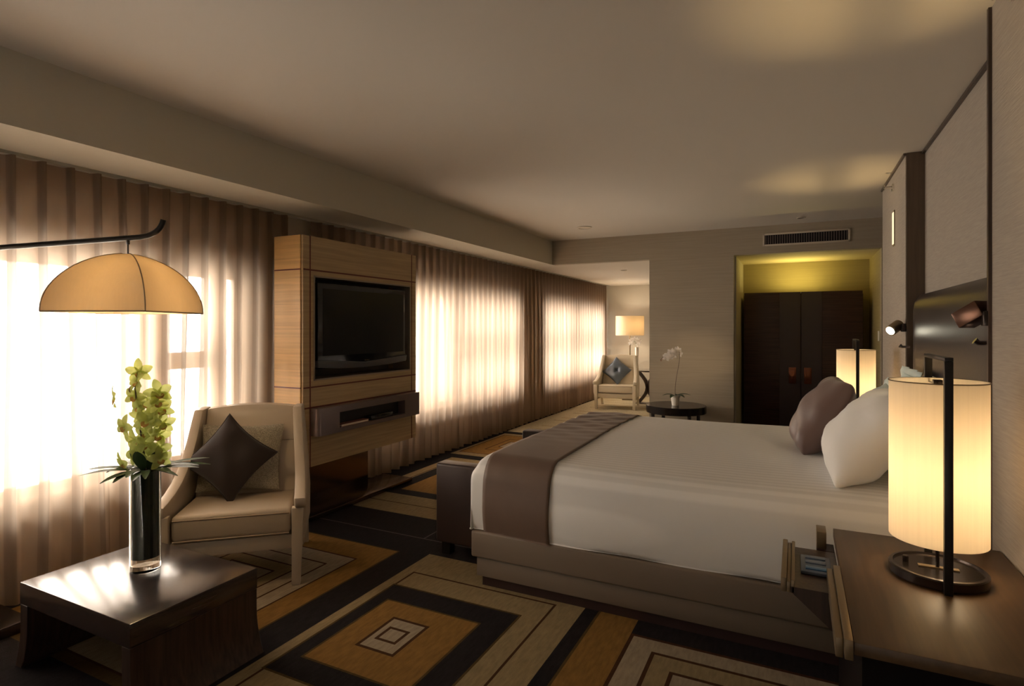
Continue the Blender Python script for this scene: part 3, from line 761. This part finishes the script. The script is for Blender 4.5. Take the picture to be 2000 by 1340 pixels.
def cloth(x0, x1, ny, nx, hem, lift, amp, seed, foot=True, wr=0, xlo=None, xend=None):
    bm = bmesh.new(); rnd = random.Random(seed); ph = [rnd.uniform(0, 6.28) for _ in range(8)]
    ry, rx = .13, .07
    g = []
    sy0 = BY0-(BZ-hem)-.06; sy1 = BY1+(BZ-hem)+.06
    for i in range(nx+1):
        a = x0+(x1-x0)*i/nx; row = []
        for j in range(ny+1):
            b = sy0+(sy1-sy0)*j/ny
            X, dx = wrap(a, BX0 if foot else -9, 9, rx); Y, dy = wrap(b, BY0, BY1, ry)
            dr = (dx**2.5+dy**2.5)**(1/2.5)
            z = BZ-dr
            # soft loft: higher in the middle of the bed, gentle waves on the surface
            cy = 1-((Y-3.95)/1.07)**2; z += .02*max(0, cy)-.012*math.exp(-((X-.3)/.4)**2)*0
            z += amp*(math.sin(3.1*X+ph[0]+1.7*Y)*math.sin(2.3*Y+ph[1])+.5*math.sin(7*X+ph[2])*math.sin(5*Y+ph[3]))*(1 if dr < .05 else .3)
            if wr:
                k = max(0, min(1, (Y-3.3)/1.2)); z += wr*k*(math.sin(26*Y+5*X+ph[4]+2*math.sin(9*X))+.6*math.sin(47*Y-9*X+ph[5]))*(1 if dr < .1 else 0)
            if dy > ry:                                        # hanging side: slight waves and belly
                s = -1 if b < 3.9 else 1; q = (dy-ry)
                Y += s*(.010*math.sin(4.2*a+ph[6])*min(1, q/.1)+.016*math.sin(math.pi*min(1, q/.28)))
            if dx > rx: X -= .006*math.sin(5*b+ph[7])+.01
            z = max(z, hem+.004*math.sin(9*a+ph[5]))
            ly = (-lift if b < BY0+ry else (lift if b > BY1-ry else 0))*min(1, dy/ry) if dy > 0 else 0
            lx = -lift*min(1, dx/rx) if dx > 0 else 0
            row.append(bm.verts.new((X+lx+.5, Y+ly-3.95, z+lift*(1 if dr < .03 else max(0, 1-dr/.13)))))
        g.append(row)
    for a_, b_ in zip(g, g[1:]):
        for j in range(ny): bm.faces.new((a_[j], b_[j], b_[j+1], a_[j+1]))
    bmesh.ops.recalc_face_normals(bm, faces=bm.faces[:])
    if sum(f.normal.z for f in bm.faces) < 0: bmesh.ops.reverse_faces(bm, faces=bm.faces[:])
    return bm
def solid(o, th):
    m = o.modifiers.new('thickness', 'SOLIDIFY'); m.thickness = th; m.offset = -1; return o
du = solid(obj('duvet', cloth(BX0-(BZ-HEM)-.05, BX1-.02, 130, 110, HEM, 0, .006, 4), M['duvet'], None, 180, False), .004)
du.location = (-.5, 3.95, 0); tag(du, 'white striped duvet spread smoothly over the bed', 'duvet')
ru = solid(obj('bed_runner', cloth(-1.615, -1.20, 260, 20, HEM-.008, .011, .006, 4, foot=True, wr=.0045), M['runner'], None, 180, False), .006)
ru.location = (-.5, 3.95, 0); tag(ru, 'brown satin runner laid across the foot of the white duvet', 'bed runner')

# pillows; local: width along X, thin along Y, standing; turned to face the bed foot (-X)
def pillow(name, label, wd, ht, th, m, loc, lean, rz, flange=0, cat='pillow', group=None, **k):
    t = thing(name, label, cat, group=group)
    c = obj('cover', cushion_bm(wd, ht, th, **k), m, t)
    if flange:
        bm = bmesh.new(); n = 16; F = flange; inner, outer = [], []
        def P(u, v): return Vector((wd/2*u, 0, ht/2*v+ht/2))
        for (u0, v0, u1, v1) in ((-1, -1, 1, -1), (1, -1, 1, 1), (1, 1, -1, 1), (-1, 1, -1, -1)):
            for i in range(n):
                q = i/n; u = u0+(u1-u0)*q; v = v0+(v1-v0)*q
                inner.append(P(u*.97, v*.97)); o2 = P(u*(1+2*F/wd), v*(1+2*F/ht)); o2.y = .012*math.sin(i*1.3+u*3); outer.append(o2)
        a = [bm.verts.new(p) for p in inner]; b = [bm.verts.new(p) for p in outer]; N = len(a)
        for i in range(N): bm.faces.new((a[i], a[(i+1) % N], b[(i+1) % N], b[i]))
        solid(obj('flange', bm, m, c, 180), .003)
    place(t, loc, lean, 0, rz); return t
PG = 'pillows against the headboard'
pillow('bed_pillow', 'plump white pillow leaning nearest the glowing near lamp, in front of another', .74, .52, .31, M['linen'], (.165, 3.43, .755), -40, -90, seed=1, ripple=.012, crease=.010, pinch=.04, puff=.42, group=PG)
pillow('bed_pillow', 'white pillow mostly hidden behind the near bedside lamp shade', .78, .50, .17, M['linen'], (.58, 3.33, .755), -8, -88, seed=2, ripple=.014, pinch=.05, puff=.45, group=PG)
pillow('bed_pillow', 'white pillow tinted for cool light on the far side of the bed, front one', .60, .40, .18, M['linen_cool_lit'], (.38, 4.45, .755), -26, -92, seed=3, ripple=.014, pinch=.04, flange=.04, group=PG)
pillow('bed_pillow', 'white pillow tinted for cool light on the far side against the headboard', .60, .44, .13, M['linen_cool_lit'], (.63, 4.47, .755), -5, -90, seed=4, ripple=.014, pinch=.04, flange=.04, group=PG)
t = pillow('throw_cushion', 'mauve-brown tufted cushion leaning in front of the white bed pillows', .50, .485, .24, M['cushion'], (.02, 4.0, .757), -30, -86, cat='cushion', seed=8, ripple=.014, pinch=.03, puff=.34)

# headboard
t = thing('headboard', 'dark leather padded headboard filling the recess behind the bed', 'headboard', (.80, 3.97, 0)); O = (-.80, -3.97, 0)
n, m_ = 40, 26; bm = bmesh.new(); F = []
y0h, y1h, z0h, z1h = 2.935, 5.025, .30, 1.735
for i in range(n+1):
    u = i/n; row = []
    for j in range(m_+1):
        v = j/m_; e = (1-abs(2*u-1)**14)*(1-max(0, (v-.9)/.1)**2.4*.999)
        row.append((.80-.062*max(0, e)**.5, y0h+(y1h-y0h)*u, z0h+(z1h-z0h)*(v if v < .9 else .9+(v-.9)*1.0)))
    F.append(row)
Fv = [[bm.verts.new(p) for p in r] for r in F]; Bv = [[bm.verts.new((.83, p[1], p[2])) for p in r] for r in F]
for i in range(n):
    for j in range(m_):
        bm.faces.new((Fv[i][j], Fv[i+1][j], Fv[i+1][j+1], Fv[i][j+1]))
        bm.faces.new((Bv[i][j], Bv[i][j+1], Bv[i+1][j+1], Bv[i+1][j]))
for i in range(n):
    for j in (0, m_): bm.faces.new((Fv[i][j], Fv[i+1][j], Bv[i+1][j], Bv[i][j]))
for j in range(m_):
    for i in (0, n): bm.faces.new((Fv[i][j], Fv[i][j+1], Bv[i][j+1], Bv[i][j]))
obj('padded_panel', shift(bm, O), M['leather_dark'], t, 50)

# bench at the foot
t = thing('bed_bench', 'dark brown leather bench with raised ends at the foot of the bed', 'bench', (-1.95, 3.9, 0)); O = (1.95, -3.9, 0)
obj('end_panel', shift(B(-2.14, -1.735, 3.17, 3.29, .085, .605, .016, 3), O), M['leather_bench'], t)
obj('end_panel', shift(B(-2.14, -1.735, 4.50, 4.62, .085, .605, .016, 3), O), M['leather_bench'], t)
obj('seat', shift(B(-2.13, -1.745, 3.29, 4.50, .14, .40, .02, 3), O), M['leather_bench'], t)
for x in (-2.08, -1.80):
    for y in (3.20, 4.53): obj('leg', shift(B(x-.03, x+.03, y, y+.06, 0, .09), O), M['black_metal'], t)

# ================================================================ NIGHTSTANDS
def nightstand(mirror, label):
    """near stand; local y measured from the bed side outward"""
    s = -1 if not mirror else 1
    t = thing('nightstand', label, 'nightstand', group='nightstands beside the bed')
    # local: x from bed edge (0) to wall (+.56), y from 0 (bed side) towards the room by 0.98
    def b(x0, x1, ya, yb, z0, z1, **k): 
        a, c = sorted((s*ya, s*yb)); return B(x0, x1, a, c, z0, z1, **k)
    obj('table_top', b(.01, .565, 0, .98, .615, .65, bev=.002), M['stand_top'], t)
    obj('body', b(.03, .56, .02, .965, .0, .614), M['plinth'] if False else mat('black_brown_carcass', (.005, .003, .003), .6, spec=.12), t)
    r = obj('edge_rail', b(-.012, .0085, .44, .985, .60, .655, bev=.002), M['bronze_light'], t)
    obj('inner_strip', b(-.032, -.013, .44, .95, .585, .640, bev=.002), M['bronze_light'], r)
    r = obj('edge_rail', b(-.055, -.02, .04, .13, .60, .668, bev=.002), M['bronze_light'], t)
    obj('rail_block', b(-.055, .008, .06, .15, .52, .60), M['plinth'], r)
    # pull-out tray with a sloping underside and a polished lip on the bed side
    a, c = sorted((s*.17, s*.575))
    tr = obj('pull_out_tray', prism(bmesh.new(), [(-.150, .605), (.008, .605), (.008, .47), (-.01, .47), (-.150, .590)], 'y', a, c), M['wenge'], t)
    lip = bmesh.new()
    box(lip, -.178, -.160, a, c, .583, .632, .003); box(lip, -.1598, -.146, a, c, .583, .620, .002); box(lip, -.1458, -.134, a, c, .583, .628, .002)
    obj('tray_lip', lip, M['bronze_light'], tr)
    return t
ns = nightstand(False, 'near dark wood nightstand with pull-out tray beside the bed'); ns.location = (.13, 2.775, 0)
cp = thing('control_panel', 'slate blue control panel lying on the nightstand pull-out tray', 'control panel', (.065, 2.42, .6055))
obj('housing', B(-.05, .05, -.09, .08, 0, .012, .003), M['blueplastic'], cp)
for k, y in enumerate((-.055, .005, .055)): obj('button', B(-.034, .034, y-.014, y+.014, .012, .016, .001), M['blueplastic'] if k else mat('blue_button', (.03, .10, .22), .3), cp)
fs = thing('nightstand', 'far dark wood nightstand beyond the bed under the far bedside lamp', 'nightstand', (.13, 5.12, 0), group='nightstands beside the bed')
obj('table_top', B(.01, .585, 0, .98, .615, .65, .002), M['stand_top'], fs); obj('body', B(.03, .58, .02, .965, 0, .614), M['plinth'], fs)

# bedside lamps
def bedside_lamp(label):
    t = thing('bedside_lamp', label, 'table lamp', group='bedside lamps with cylinder shades')
    b = obj('base', lathe(bmesh.new(), [(0, 0), (.136, 0), (.141, .004), (.141, .030), (.137, .034), (.128, .035), (.126, .028), (0, .028)], 64), M['bronze'], t)
    obj('switch_knob', lathe(bmesh.new(), [(0, .028), (.009, .028), (.009, .048), (0, .050)], 16, (-.088, .02, 0)), M['bronze'], b)
    obj('base_plate', B(-.055, .06, -.01, .01, .0285, .032), M['bronze_light'], b)
    # upright frame: two square posts joined over the shade
    bm = bmesh.new(); w_ = .0115
    box(bm, -w_, w_, -.166, -.146, .0, .742, .0015); box(bm, -w_, w_, .146, .166, .0, .742, .0015); box(bm, -w_, w_, -.166, .166, .7425, .755, .0015)
    obj('frame', bm, M['black_metal'], t)
    # ribbed shade, double walled
    n = 120; bm = bmesh.new(); rg = []
    for r_, z in ((.140, .130), (.140, .30), (.140, .48), (.140, .668), (.1375, .668), (.1375, .48), (.1375, .30), (.1375, .130)):
        rg.append([bm.verts.new((r_*math.cos(2*math.pi*k/n), r_*math.sin(2*math.pi*k/n), z)) for k in range(n)])
    for a, b2 in zip(rg, rg[1:]+rg[:1]):
        for k in range(n): bm.faces.new((a[k], a[(k+1) % n], b2[(k+1) % n], b2[k]))
    sh = obj('lamp_shade', bm, M['shade'], t)
    bm = bmesh.new()
    for z in (.667,): tube(bm, [(.1405*math.cos(2*math.pi*k/60), .1405*math.sin(2*math.pi*k/60), z) for k in range(61)], .0022, 6, False)
    obj('rim', bm, M['bronze_light'], sh)
    bm = tube(bmesh.new(), [(0, 0, .03), (0, 0, .32)], .006, 8); tube(bm, [(0, 0, .42), (0, 0, .655)], .003, 8); tube(bm, [(0, -.139, .655), (0, .139, .655)], .003, 6); tube(bm, [(-.139, 0, .655), (.139, 0, .655)], .003, 6)
    obj('stem', bm, M['bronze'], t)
    obj('finial', B(-.013, .013, -.013, .013, .655, .672, .002), M['bronze'], t)
    obj('bulb', lathe(bmesh.new(), [(0, .31), (.016, .315), (.028, .36), (.026, .395), (0, .42)], 16), M['bulb'], t)
    return t
bl1 = bedside_lamp('large glowing cylinder lamp on the near nightstand'); bl1.location = (.433, 2.40, .65)
bl2 = dup(bl1, (.442, 5.50, .65), 0, 'smaller-looking glowing cylinder lamp beyond the pillows on the far nightstand')
for x, y in ((.428, 2.40), (.442, 5.50)):
    for z in (.19, .34, .49): point('bedside_light', (x+.03, y+.03, .65+z), .86, WARM, .05)
    spot('bedside_uplight', (x+.03, y+.03, 1.10), (x-.12, y+.08, 2.78), 42, (1, .70, .30), 50, 1, .03)

# reading lights on the head wall
def reading_light(label, loc, aim, box_head, hinge):
    t = thing('reading_light', label, 'wall light', loc, group='reading lights beside the headboard')
    d = Vector(aim).normalized(); q = d.to_track_quat('-Y', 'Z').to_matrix().to_4x4()
    if box_head: bm = B(-.045, .045, -.06, .05, -.035, .035, .004)
    else: bm = lathe(bmesh.new(), [(0, -.05), (.038, -.05), (.040, -.046), (.040, .045), (.034, .05), (.034, .044), (0, .044)], 28)
    if not box_head: bmesh.ops.transform(bm, matrix=Matrix.Rotation(R(90), 4, 'X'), verts=bm.verts[:])
    bmesh.ops.transform(bm, matrix=q, verts=bm.verts[:]); h = obj('head', bm, M['bronze_light'] if not box_head else M['copper_dark'], t)
    bm = lathe(bmesh.new(), [(0, .046), (.030, .046), (.030, .052), (0, .053)], 24); bmesh.ops.transform(bm, matrix=Matrix.Rotation(R(90), 4, 'X'), verts=bm.verts[:])
    if box_head: shift(bm, (0, -.01, 0))
    bmesh.ops.transform(bm, matrix=q, verts=bm.verts[:]); obj('lens', bm, M['lens'], h)
    obj('arm', tube(bmesh.new(), [(0, 0, 0), hinge], .009, 10), M['chrome'] if not box_head else M['bronze'], t)
    hv = Vector(hinge)
    obj('wall_mount', B(hv.x-.014, hv.x+.014, hv.y-.02, hv.y+.02, hv.z-.03, hv.z+.03, .003), M['bronze'], t)
    return t
reading_light('lit round reading spotlight by the far edge of the headboard', (.655, 5.06, 1.50), (-.62, -.55, -.45), False, (.052, -.0, .0))
reading_light('square copper-brown reading light by the near edge of the headboard', (.668, 2.99, 1.557), (-.6, .65, -.5), True, (.020, -.072, -.02))
spot('reading_spot', (.60, 5.15, 1.48), (-1.20, 7.85, 1.0), 70, (1, .72, .40), 20, 1)
spot('reading_spot', (.60, 3.12, 1.55), (.1, 4.0, .75), 2.5, (1, .8, .5), 60, .8)
for y, zz, lab in ((3.06, 1.435, 'small chrome switch knob under the square reading light'), (5.036, 1.36, 'small chrome knob low on the far side of the headboard')):
    o = obj('switch_knob', tube(bmesh.new(), [(0, 0, 0), (-.045, 0, 0), (-.06, .0, .01)], [.010, .010, .015], 14), M['chrome'])
    o.location = (.741, y, zz) if y < 4 else (.737, 4.99, zz); tag(o, lab, 'switch', 'chrome knobs on the headboard')

# slot light in the far panel of the head wall
t = thing('wall_slot_light', 'narrow upright glowing slot high on the wall above the far lamp', 'wall light', (.72, 5.60, 2.17))
obj('frame', B(-.006, -.0005, -.045, .045, 0, .29, .002), M['bronze_light'], t); obj('diffuser', B(-.010, -.006, -.033, .033, .015, .275), M['slot'], t)
def sprinkler(loc, label, d):
    t = thing('wall_sprinkler', label, 'sprinkler', loc, group='chrome wall sprinklers')
    obj('escutcheon', tube(bmesh.new(), [(0, 0, 0), (d*.012, 0, 0)], .032, 20), M['chrome'], t)
    obj('nozzle', tube(bmesh.new(), [(d*.01, 0, 0), (d*.05, 0, 0), (d*.065, 0, 0)], [.012, .010, .02], 12), M['chrome'], t)
    obj('deflector', B(min(d*.06, d*.068), max(d*.06, d*.068), -.022, .022, .002, .022, .001), M['chrome'], t)
sprinkler((.7195, 5.62, 2.655), 'chrome sprinkler near the ceiling above the glowing wall slot', -1)
sprinkler((.6995, 2.62, 2.70), 'chrome sprinkler at the top right corner, near the ceiling', -1)

# ================================================================ ALCOVE WARDROBE
t = thing('wardrobe', 'dark wardrobe with two doors and leather centre panels in the lit alcove', 'wardrobe', (.06, 8.70, 0)); O = (-.06, -8.70, 0)
obj('carcass', shift(B(-.66, .78, 8.70, 9.095, 0, 1.945), O), M['wardrobe'], t)
for s, x0, x1, l0, l1, hx in ((-1, -.655, .055, -.205, .052, -.045), (1, .059, .773, .062, .31, .14)):
    d = obj('door', shift(B(x0, x1, 8.672, 8.699, .06, 1.985, .002), O), M['wardrobe'], t)
    obj('leather_panel', shift(B(l0, l1, 8.662, 8.6715, .062, 1.983, .002), O), M['leather_door'], d)
    h = bmesh.new(); box(h, hx-.045, hx+.045, 8.655, 8.6615, .74, .96, .002); box(h, hx-.028, hx+.028, 8.640, 8.655, .78, .92, .003)
    obj('handle', shift(h, O), M['copper'], d)
t = thing('wardrobe_uplight', 'low strip light lying on top of the dark wardrobe', 'strip light', (.06, 8.80, 1.946))
obj('housing', B(-.30, .30, -.03, .03, 0, .03, .003), M['bronze'], t); obj('diffuser', B(-.28, .28, -.02, .02, .0305, .034), M['slot'], t)
area('alcove_uplight', (.02, 8.80, 1.984), (R(180), 0, 0), .50, .04, 5, (1, .80, .22))
tag(obj('light_switch', B(XA1-.012, XA1-.0005, 8.02, 8.10, 1.34, 1.46, .003), M['white']), 'small white switch plate on the right side wall of the alcove', 'switch')

# air vent
t = thing('air_vent', 'long white ceiling-height air vent grille on the far wall', 'vent', (.10, YF, 2.60))
bm = bmesh.new(); V0, V1, VZ = -.475, .475, .08
box(bm, V0, V1, -.014, -.0005, -VZ, -VZ+.022, .003); box(bm, V0, V1, -.014, -.0005, VZ-.022, VZ, .003)
box(bm, V0, V0+.022, -.014, -.0005, -VZ, VZ, .003); box(bm, V1-.022, V1, -.014, -.0005, -VZ, VZ, .003)
obj('frame', bm, M['plaster'], t); obj('backing', B(V0+.02, V1-.02, -.003, -.0008, -VZ+.02, VZ-.02), M['ventback'], t)
for k in range(34):
    x = V0+.035+k*(V1-V0-.07)/33; obj('slat', B(x-.003, x+.003, -.012, -.003, -VZ+.02, VZ-.02), M['slat'], t)

# ceiling fittings
def disc(name, loc, r, label, m, lens=None, cat='ceiling light', group=None):
    t = thing(name, label, cat, loc, group=group)
    obj('ring', lathe(bmesh.new(), [(r*.8, 0), (r, 0), (r, -.006), (r*.8, -.009), (r*.8, 0)], 32), m, t)
    obj('cover', lathe(bmesh.new(), [(0, -.001), (r*.8, -.001), (r*.8, -.005), (0, -.005)], 32), lens or m, t)
disc('ceiling_speaker', (-2.42, 6.95, ZC), .095, 'round white flush speaker in the main ceiling near the far wall', M['plaster'], cat='speaker')
disc('smoke_detector', (.05, 7.45, ZC), .05, 'small round detector in the main ceiling above the air vent', M['plaster'], M['bronze'], cat='detector')
disc('recessed_light', (-2.5, 9.1, ZS), .05, 'larger unlit recessed light in the low ceiling of the sitting area', M['plaster'], M['recess'], group='recessed lights of the sitting area')
disc('recessed_light', (-2.2, 11.6, ZS), .05, 'recessed light in the low ceiling above the far floor lamp', M['plaster'], M['recess'], group='recessed lights of the sitting area')

# ================================================================ ROUND TABLE AND ORCHID
t = thing('round_table', 'round black lacquer side table in front of the far wall', 'table', (-1.37, 7.44, 0))
obj('table_top', lathe(bmesh.new(), [(0, .425), (.36, .425), (.37, .43), (.37, .515), (.365, .52), (0, .52)], 56), M['lacquer'], t)
for a in (40, 130, 220, 310):
    x, y = .32*math.cos(R(a)), .32*math.sin(R(a)); obj('leg', B(x-.02, x+.02, y-.02, y+.02, 0, .43, .003), M['lacquer'], t)
def potted_orchid(label, loc, h, k, lean):
    t = thing('potted_orchid', label, 'plant', loc, group='white orchids')
    obj('pot', lathe(bmesh.new(), [(0, 0), (.042, 0), (.055, .105), (.062, .108), (.062, .130), (.055, .130), (.052, .112), (0, .108)], 32), M['pot'], t)
    obj('soil', lathe(bmesh.new(), [(0, .118), (.0515, .115)], 20), M['stem_dark'], t)
    for a, l in ((20, .19), (75, .12), (200, .16), (250, .11), (330, .14)):
        obj('leaf', leaf_bm((.01*math.cos(R(a)), .01*math.sin(R(a)), .125), (math.cos(R(a)), math.sin(R(a)), .35), l, .065, .06), M['leaf'], t, 180)
    st = bez((0, 0, .11), rt*-.02+Vector((0, 0, h*.5)), rt*.07*lean+Vector((0, 0, h*.8)), rt*.05*lean+Vector((0, 0, h)), 12)+bez(rt*.048*lean+Vector((0, 0, h+.01)), rt*.03*lean+Vector((0, 0, h+.05)), rt*(-.05)*lean+Vector((0, 0, h+.06)), rt*(-.19)*lean+Vector((0, 0, h-.09)), 10)
    obj('stem', tube(bmesh.new(), st, .0035, 6), M['stem_dark'], t)
    rn = random.Random(k)
    for i, (dx, dz) in enumerate(((.055, -.005), (.035, .03), (.0, .02), (-.03, .0), (-.06, .01), (-.09, -.03), (-.12, -.055), (-.02, -.03), (-.07, -.05))):
        orchid_flower(.058, M['petal_white'], M['petal_white'], t, rt*dx*lean+fw*rn.uniform(-.03, .02)+Vector((0, 0, h+dz)), -fw+rt*rn.uniform(-.5, .5), rn.uniform(-.4, .4), rn)
    for i in range(2): obj('bud', lathe(bmesh.new(), [(0, -.013), (.008, 0), (0, .013)], 8, tuple(rt*(-.16-.02*i)*lean+Vector((0, 0, h-.075-.02*i)))), M['bud'], t)
    return t
potted_orchid('white moth orchid in a small white pot on the round black table', (-1.365, 7.38, .52), .66, 2, 1)

# ================================================================ FAR SITTING CORNER
FX, FY = -3.10, 11.75
t = thing('floor_lamp', 'floor lamp with a wide cream drum shade behind the far armchair', 'floor lamp', (FX, FY, 0))
obj('base', B(-.13, .13, -.13, .13, 0, .025, .004), M['bronze_light'], t)
obj('pole', tube(bmesh.new(), [(0, 0, .02), (0, 0, 1.72)], .016, 12), M['bronze_light'], t)
n = 64; bm = bmesh.new(); rg = []
for r_, z in ((.29, 1.34), (.29, 1.74), (.286, 1.74), (.286, 1.34)): rg.append([bm.verts.new((r_*math.cos(2*math.pi*k/n), r_*math.sin(2*math.pi*k/n), z)) for k in range(n)])
for a, b2 in zip(rg, rg[1:]+rg[:1]):
    for k in range(n): bm.faces.new((a[k], a[(k+1) % n], b2[(k+1) % n], b2[k]))
sh = obj('lamp_shade', bm, M['shade_silk'], t)
obj('bulb', lathe(bmesh.new(), [(0, -.05), (.03, -.02), (.032, .01), (.015, .045), (0, .05)], 16, (0, 0, 1.55)), M['bulb'], t)
for dx in (-.08, .08): point('floor_lamp_light', (FX+dx, FY-.05, 1.55), 6.5, (1, .84, .62), .06)
t = thing('side_table', 'dark curved-leg side table beside the far armchair', 'table', (-2.625, 11.32, 0))
obj('table_top', lathe(bmesh.new(), [(0, .64), (.30, .64), (.31, .645), (.31, .665), (0, .668)], 40), M['wenge_top'], t)
for s in (-1, 1):
    o1 = [(s*(.20+.0), .64), (s*.12, .64)]; a_ = [(s*(.24-.20*math.sin(math.pi*q/10)), .64-.64*q/10) for q in range(11)]; b_ = [(x-s*.06-s*.02*abs(5-i)/5, z) for i, (x, z) in enumerate(a_)]
    obj('leg', prism(bmesh.new(), a_+b_[::-1], 'y', -.04, .04, .003), M['wenge'], t)
obj('foot_plate', B(-.22, .22, -.12, .12, 0, .012), M['wenge'], t)
t = thing('tapered_vase', 'tall slim white vase on the dark curved side table', 'vase', (-2.85, 11.34, .668))
obj('body', lathe(bmesh.new(), [(0, 0), (.022, 0), (.036, .44), (.032, .44), (.02, .02), (0, .02)], 28), M['pot'], t)
t = thing('orchid_spray', 'white orchid blooms standing in the tall slim vase behind the lamp pole', 'flowers', (-2.85, 11.34, 1.0), group='white orchids')
obj('stem', tube(bmesh.new(), [(0, 0, -.31), (0, 0, .10), (-.04, 0, .22), (-.12, 0, .26)], .004, 6), M['stem'], t)
rn = random.Random(5)
for dx, dz in ((.05, .22), (.01, .25), (-.05, .27), (-.11, .25), (.02, .16), (-.13, .19)):
    orchid_flower(.055, M['petal_white'], M['petal_white'], t, rt*dx+Vector((0, 0, dz)), -fw+rt*rn.uniform(-.5, .5), rn.uniform(-.4, .4), rn)
